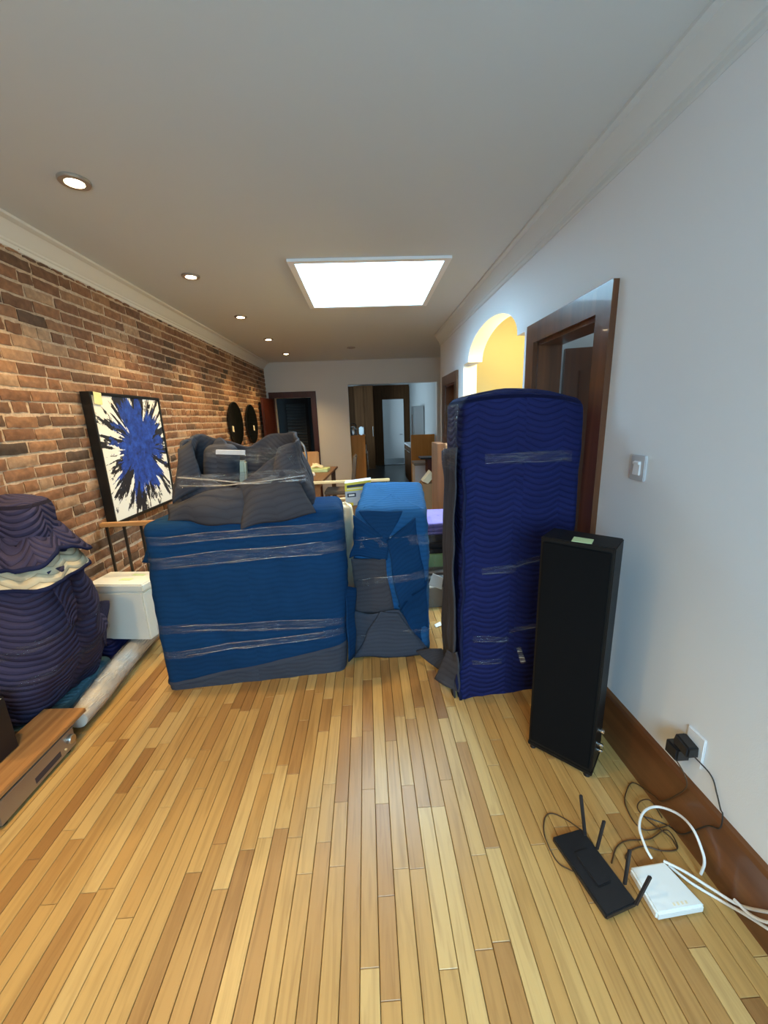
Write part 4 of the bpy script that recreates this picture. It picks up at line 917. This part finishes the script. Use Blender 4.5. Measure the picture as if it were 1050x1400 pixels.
t = mk('paper_stack', obox(-.80, 6.25, .75, .36, .26, .05, -.1), 'note_green', bevel=.006); tag(t, 'greenish folder stack on the dining table', 'folders')
vf, uv = patch([(-.9, 6.2, .83), (-.72, 6.2, .83), (-.70, 6.33, .85), (-.88, 6.35, .88)], wr=.05, fr=12, seed=4)
t = mk('crumpled_paper', vf, 'paper_cream', smooth=True, solid=.004); tag(t, 'crumpled cream paper on top of the greenish folders', 'paper')
# chrome arc lamp
t = thing('arc_lamp', 'slim chrome lamp with a curved neck beside the dining table', 'lamp', aty(420, 660, 4.7).xy.to_3d())
bx_ = aty(420, 655, 4.7)
mk('base', lathe([(.14, 0), (.14, .015), (.03, .03)], (bx_.x, 4.7, 0), 28), 'chrome', t, smooth=True, angle=.5)
mk('pole', tube([(bx_.x, 4.7, .02), aty(421, 652, 4.7)], .012, 10), 'chrome', t, smooth=True)
mk('joint', tube([aty(420.5, 652, 4.7), aty(419.5, 634, 4.7)], .022, 12), 'plastic_black', t, smooth=True)
mk('neck', tube(spline([aty(419.5, 636, 4.7), aty(418.5, 620, 4.7), aty(414, 608, 4.7), aty(405, 602, 4.7), aty(396, 602.5, 4.7), aty(389, 608, 4.7), aty(386, 618, 4.7)]), .014, 10), 'chrome', t, smooth=True)
mk('lamp_head', lathe([(.03, .09), (.05, .05), (.07, 0)], aty(386, 632, 4.7), 20), 'chrome', t, smooth=True, angle=.5)
# yellow-labelled carton on a stack of plain cartons behind the mid bundle
def ybox():
    a, b, c, d = aty(471, 661, 2.97), aty(507, 656, 2.97), aty(507, 690, 2.97), aty(473, 692, 2.97)
    t_ = thing('printed_carton', 'yellow and grey printed carton standing behind the blue bundle', 'carton', ((a.x+b.x)/2, 3.05, d.z))
    bk = [p + Vector((0, .13, 0)) for p in (a, b, c, d)]
    mk('carton_body', hexa([a, b, c, d] + bk), 'print_grey', t_)
    def q(u0, u1, v0, v1, m, o, nm):
        P_ = lambda u, v_: a.lerp(b, u).lerp(d.lerp(c, u), v_) + Vector((0, -o, 0))
        P4 = [P_(u0, v0), P_(u1, v0), P_(u1, v1), P_(u0, v1)]; mk(nm, hexa(P4 + [p + Vector((0, .002, 0)) for p in P4]), m, t_)
    q(0, 1, 0, .36, 'print_yellow', .003, 'yellow_band'); q(.08, .95, .10, .21, 'print_dark', .005, 'print_line'); q(.08, .7, .255, .285, 'paper_white', .005, 'print_line')
    q(.08, .42, .45, .62, 'print_dark', .003, 'picture'); q(.14, .36, .50, .57, 'paper_white', .005, 'picture'); q(0, .3, .86, 1, 'print_yellow', .004, 'yellow_corner')
    return d.z, a.x, b.x
zb, xa_, xb_ = ybox()
t = mk('plain_carton', box(xa_-.02, xb_+.06, 2.95, 3.19, 0, zb-.002), 'card_brown', bevel=.004); tag(t, 'plain brown carton under the yellow and grey carton', 'carton')
vf, uv = patch([aty(462, 692, 2.86), aty(482, 688, 2.9), aty(480, 706, 2.86), aty(464, 712, 2.86)], wr=.03, fr=14, seed=9)
t = thing('paper_bag', 'crumpled cream paper bag wedged between the blue bundles', 'bag', (-.2, 2.9, 0))
pb_ = Soft([(-.27, 2.785), (-.14, 2.785), (-.14, 2.90), (-.27, 2.90)], [(-.26, 2.785), (-.13, 2.785), (-.13, 2.90), (-.26, 2.90)], 0, aty(472, 689, 2.86).z, r=.02, n=48, amp=.03, freq=9, seed=19, bulge=.01)
soft_part('bag_body', pb_, 'paper_cream', t, m=16, fillet=.03, dome=.02)

# right side behind the gap: folded blankets, shoes, cartons, shelf
ya, yb = 3.25, 3.75
xl, xr = .42, .86
ztop = aty(597, 714, ya).z; z = 0
layers = [(.0, .20, 'card_grey'), ]
zs = aty(597, 770, ya).z
t = mk('low_carton', box(xl-.02, xr, ya, yb, 0, zs-.03), 'card_grey', bevel=.004); tag(t, 'low grey carton under the stack of folded blankets', 'carton')
t = mk('green_folder', box(xl-.03, xr, ya-.02, yb, zs-.028, aty(597, 757, ya).z), 'folder_green', bevel=.003); tag(t, 'pale green folder between grey carton and black cloths', 'folder')
def flat_stack(z0, z1, n, mat, lab, cat, name, group):
    h_ = (z1-z0)/n
    for i in range(n):
        s = Soft([(xl-.02*(i % 2), ya-.012*(i % 3)), (xr, ya-.01*(i % 2)), (xr, yb), (xl, yb)], [(xl-.02*(i % 2), ya-.012*(i % 3)), (xr, ya-.01*(i % 2)), (xr, yb), (xl, yb)], z0+i*h_, z0+(i+1)*h_-.001, r=.03, n=60, amp=.006, seed=70+i, bulge=.008, fold=.002)
        v, f, uv = s.mesh(m=6, fillet=min(.02, h_*.4), dome=0); o = mk(name, (v, f), mat, smooth=True, uv=uv, angle=0); tag(o, lab + (', lowest of its colour', ', middle of its colour', ', topmost of its colour')[i], cat, group)
zg = aty(597, 757, ya).z+.001; zm = aty(597, 731, ya).z
flat_stack(zg, zm, 3, 'cloth_black', 'folded black cloth in the stack under the violet blankets', 'cloth', 'folded_cloth', 'black cloths in the stack')
flat_stack(zm, ztop, 3, 'quilt_violet', 'folded violet blanket in the stack beside the navy bundle', 'blanket', 'folded_blanket', 'violet blankets in the stack')
def shoe(lab, x, y, z, rz, mat='shoe_black'):
    t_ = thing('shoe', lab, 'shoe', (x, y, z), 'black shoes'); c, s = math.cos(rz), math.sin(rz)
    prof = [(-.13, .035, .075), (-.09, .04, .085), (-.03, .04, .07), (.04, .045, .05), (.10, .042, .035), (.13, .02, .02)]
    v, f = [], []
    for px, w, h_ in prof:
        for k in range(10):
            a = 2*PI*k/10; lx, ly, lz = px, w*math.cos(a), max(.012, .5*h_*(1+math.sin(a))+.012); v.append(Vector((x+lx*c-ly*s, y+lx*s+ly*c, z+lz)))
    for i in range(len(prof)-1):
        for k in range(10): f.append((i*10+k, i*10+(k+1) % 10, (i+1)*10+(k+1) % 10, (i+1)*10+k))
    f += [tuple(range(10)), tuple(range(50, 60))]
    mk('upper', (v, f), mat, t_, smooth=True, angle=0)
    mk('sole', obox(x, y, z, .25, .085, .016, rz), 'plastic_black', t_, bevel=.004)
    mk('heel_tab', obox(x-.125*c, y-.125*s, z+.05, .012, .03, .03, rz), 'accent_red', t_)
zc = .17
t = mk('flat_carton', hexa([(.40, 2.93, 0), (.86, 2.93, 0), (.86, 3.2, 0), (.40, 3.2, 0), (.41, 2.95, zc), (.86, 2.95, zc), (.86, 3.2, zc), (.41, 3.2, zc)]), 'card_grey', bevel=.004); tag(t, 'flat grey carton on the floor under the black shoes', 'carton')
shoe('black shoe with a red heel tab, on the flat grey carton', .52, 3.03, zc, 2.6); shoe('black shoe with a red heel tab, behind the first on the grey carton', .58, 3.15, zc, 2.6)
vf, uv = patch([aty(592, 784, 2.92), aty(606, 790, 2.92), aty(604, 806, 2.92), aty(586, 800, 2.92)], wr=.01)
t = mk('white_cloth', vf, 'paper_white', smooth=True, solid=.004); tag(t, 'pale cloth hanging over the flat grey carton', 'cloth')
t = thing('floor_paper', 'scrap of white paper lying on the wood floor', 'paper', atz(599, 853).xy.to_3d())
vf, uv = patch([atz(594, 854, .006), atz(602, 850, .012), atz(604, 855, .006), atz(596, 858, .004)], wr=.005, nu=5, nv=5); mk('paper_scrap', vf, 'paper_white', t, solid=.002)
# wooden shelf unit standing near the wall
ys_ = 4.05
xl_, xm_ = aty(598, 640, ys_).x, aty(608, 640, ys_).x; zt_ = aty(600, 607, ys_).z
t = thing('wooden_shelf', 'brown wooden shelf unit with lighter shelves behind the navy bundle', 'shelf', ((xl_+R)/2, ys_+.2, 0))
mk('side_panel', box(xl_, xm_+.01, ys_, ys_+.36, 0, zt_), 'shelf_wood', t, bevel=.003)
xe = R-.02
mk('side_panel', box(xe-.03, xe, ys_, ys_+.36, 0, zt_), 'shelf_wood', t)
for py_ in (609, 645, 690):
    zz = aty(610, py_, ys_).z; mk('shelf', box(xm_+.011, xe-.031, ys_-.01, ys_+.35, zz-.03, zz), 'shelf_light', t, bevel=.002)
mk('back_panel', box(xm_+.011, xe-.031, ys_+.34, ys_+.36, .02, zt_-.02), 'shelf_light', t)
za, zb2 = aty(610, 643, ys_).z, aty(610, 612, ys_).z
mk('drawer_front', box(xm_+.012, xe-.032, ys_-.004, ys_+.02, za+.004, zb2), 'shelf_light', t)
# ------------------------------------------------------------------ kitchen furniture
def cab(lab, x0, x1, y0, y1, z0, z1, mat, name, cat, doors=0, side='x'):
    t_ = thing(name, lab, cat, ((x0+x1)/2, (y0+y1)/2, z0)); mk('body', box(x0, x1, y0, y1, z0, z1), mat, t_, bevel=.004); return t_
xl0, xl1 = aty(476, 610, D+.25).x, aty(499.5, 610, D+.25).x; zt_ = aty(488, 597, D+.25).z
bar1 = cab('orange wood breakfast bar left of the kitchen aisle, holding the kettle', xl0, xl1, D+.25, D+.32, 0, zt_, 'cabinet_orange', 'breakfast_bar', 'bar')
t = thing('base_cabinet', 'row of base cabinets with pale doors left of the kitchen aisle', 'cabinet', (-.2, 9.6, 0))
mk('body', box(-.55, xl1-.03, D+.33, 11.4, .08, .90), 'cabinet_orange', t); mk('counter', box(-.56, xl1-.01, D+.33, 11.4, .90, .94), 'card_white', t)
for i in range(4):
    y0 = D+.36+i*.76; d_ = mk('door', box(xl1-.03, xl1-.012, y0, y0+.74, .12, .88), 'steel' if i == 0 else 'cabinet_orange', t, bevel=.003); mk('handle', tube([(xl1+.012, y0+.1, .82), (xl1+.012, y0+.64, .82)], .008, 6), 'steel', d_)
# towel on the first handle
vf, uv = patch([(xl1+.035, 8.55, .83), (xl1+.035, 8.85, .83), (xl1+.04, 8.85, .45), (xl1+.04, 8.55, .45)], wr=.012, fr=9)
t = mk('dish_towel', vf, 'paper_white', smooth=True, solid=.006); tag(t, 'white dish towel hanging from the oven handle', 'towel')
t = thing('kettle', 'steel kettle with a black handle on the orange bar panel', 'kettle', aty(482, 597, D+.31)); kz = zt_
cx = aty(483, 597, D+.28).x
mk('counter_top', box(xl0-.01, xl1+.01, D+.2, D+.44, zt_+.001, zt_+.03), 'cabinet_orange', bar1)
kz = zt_+.03
mk('kettle_body', lathe([(.075, 0), (.08, .02), (.07, .12), (.045, .17), (.01, .18)], (cx, D+.31, kz), 20), 'steel', t, smooth=True, angle=.6)
mk('handle', tube(spline([(cx-.06, D+.31, kz+.14), (cx-.07, D+.31, kz+.2), (cx, D+.31, kz+.24), (cx+.07, D+.31, kz+.2), (cx+.06, D+.31, kz+.14)]), .009, 8), 'plastic_black', t, smooth=True)
mk('spout', tube([(cx+.06, D+.31, kz+.08), (cx+.10, D+.31, kz+.13)], [.016, .01], 8), 'steel', t)
t = mk('toaster', obox(aty(492, 597, D+.3).x+.035, D+.31, kz, .09, .18, .17, 0), 'steel', bevel=.02); tag(t, 'steel canister box beside the kettle', 'canister')
xr0, xr1 = aty(562, 600, D+.25).x, KX1; zr = aty(580, 594, D+.25).z
cab('orange wood breakfast bar right of the kitchen aisle, below the refrigerator', xr0, xr1-.005, D+.25, D+.32, 0, zr, 'cabinet_orange', 'breakfast_bar', 'bar')
t = thing('base_cabinet', 'dark base cabinets right of the kitchen aisle in front of the fridge', 'cabinet', (1.2, 9.0, 0))
mk('body', box(xr0+.02, xr1-.01, D+.33, 9.7, .08, .90), 'cabinet_brown', t); mk('counter', box(xr0, xr1-.01, D+.33, 9.7, .90, .94), 'card_white', t)
for i in range(2): d_ = mk('door', box(xr0+.005, xr0+.02, D+.36+i*.68, D+.36+i*.68+.66, .12, .88), 'cabinet_brown', t); mk('handle', tube([(xr0-.02, D+.45+i*.68, .8), (xr0-.02, D+.9+i*.68, .8)], .008, 6), 'steel', d_)
fx0 = aty(566, 580, 9.75).x; fz = aty(573, 555, 9.75).z
t = thing('refrigerator', 'tall stainless refrigerator against the pale kitchen wall', 'refrigerator', ((fx0+KX1)/2, 10.1, 0))
mk('body', box(fx0+.03, KX1-.005, 9.75, 10.45, .02, fz), 'steel', t, bevel=.01)
mk('door', box(fx0, fx0+.028, 9.76, 10.44, .6, fz), 'steel', t); mk('freezer_drawer', box(fx0, fx0+.028, 9.76, 10.44, .05, .59), 'steel', t)
mk('handle', tube([(fx0-.03, 9.84, .75), (fx0-.03, 9.84, fz-.2)], .012, 8), 'chrome', t)
x0, x1 = aty(485, 560, 12.2).x, aty(511, 560, 12.2).x
t = thing('pantry_cabinet', 'tall dark brown pantry cabinet at the back left of the kitchen', 'cabinet', ((x0+x1)/2, 12.5, 0))
mk('body', box(x0, x1, 12.2, 12.95, 0, 2.5), 'cabinet_brown', t)
for a, b in ((x0+.01, (x0+x1)/2-.005), ((x0+x1)/2+.005, x1-.01)):
    d_ = mk('door', box(a, b, 12.18, 12.199, .08, 2.45), 'cabinet_brown', t, bevel=.004); mk('handle', tube([(b-.04, 12.16, 1.0), (b-.04, 12.16, 1.3)], .008, 6), 'steel', d_)
# things in front of the right bar panel
y = 6.9
def pbox(lab, x0, y0, x1, y1, yy, dp, mat, name, cat, floor_=True):
    a, b = aty(x0, y0, yy), aty(x1, y1, yy); t_ = mk(name, box(a.x, b.x, yy, yy+dp, 0 if floor_ else b.z, a.z), mat, bevel=.004); return tag(t_, lab, cat)
t = thing('storage_bin', 'white storage bin in front of the orange bar panel', 'bin', (aty(577, 660, y).x, y+.2, 0))
a, b = aty(567, 633, y), aty(585, 660, y)
mk('bin_body', box(a.x, b.x, y, y+.4, 0, a.z-.05), 'card_white', t, bevel=.01); mk('bin_lid', box(a.x-.01, b.x+.01, y-.01, y+.41, a.z-.05, a.z), 'card_grey', t, bevel=.008)
ct = pbox('brown carton in front of the white storage bin', 578, 662, 598, 690, 5.6, .35, 'card_brown', 'brown_carton', 'carton')
a = aty(588, 655, 5.6); cz = aty(578, 662, 5.6).z
pk = [aty(*q_, 5.62) for q_ in ((578, 659), (589, 645), (594, 652), (585, 662))]; up_ = Vector((0, 0, cz - min(q_.z for q_ in pk)))
t = mk('carton_flap_box', hexa([q_ + up_ for q_ in pk] + [q_ + up_ + Vector((0, .2, 0)) for q_ in pk]), 'paper_cream'); tag(t, 'tilted tan package resting on the brown carton', 'package')
# dark wall-side desk with a black lamp arm
yk = 6.35
t = thing('side_table', 'small dark red side table with a black top by the white storage bin', 'table', (aty(592, 640, yk).x, yk+.15, 0))
a, b = aty(575, 626, yk), aty(599, 630, yk); 
mk('tabletop', box(a.x, b.x+.06, yk, yk+.3, a.z-.03, a.z), 'plastic_black', t, bevel=.005)
mk('drawer', box(a.x+.12, b.x+.05, yk+.01, yk+.29, a.z-.25, a.z-.03), 'dark_red', t)
for x in (a.x+.14, b.x+.03): 
    for yy in (yk+.03, yk+.26): mk('leg', box(x-.015, x+.015, yy-.015, yy+.015, 0, a.z-.2), 'dark_red', t)
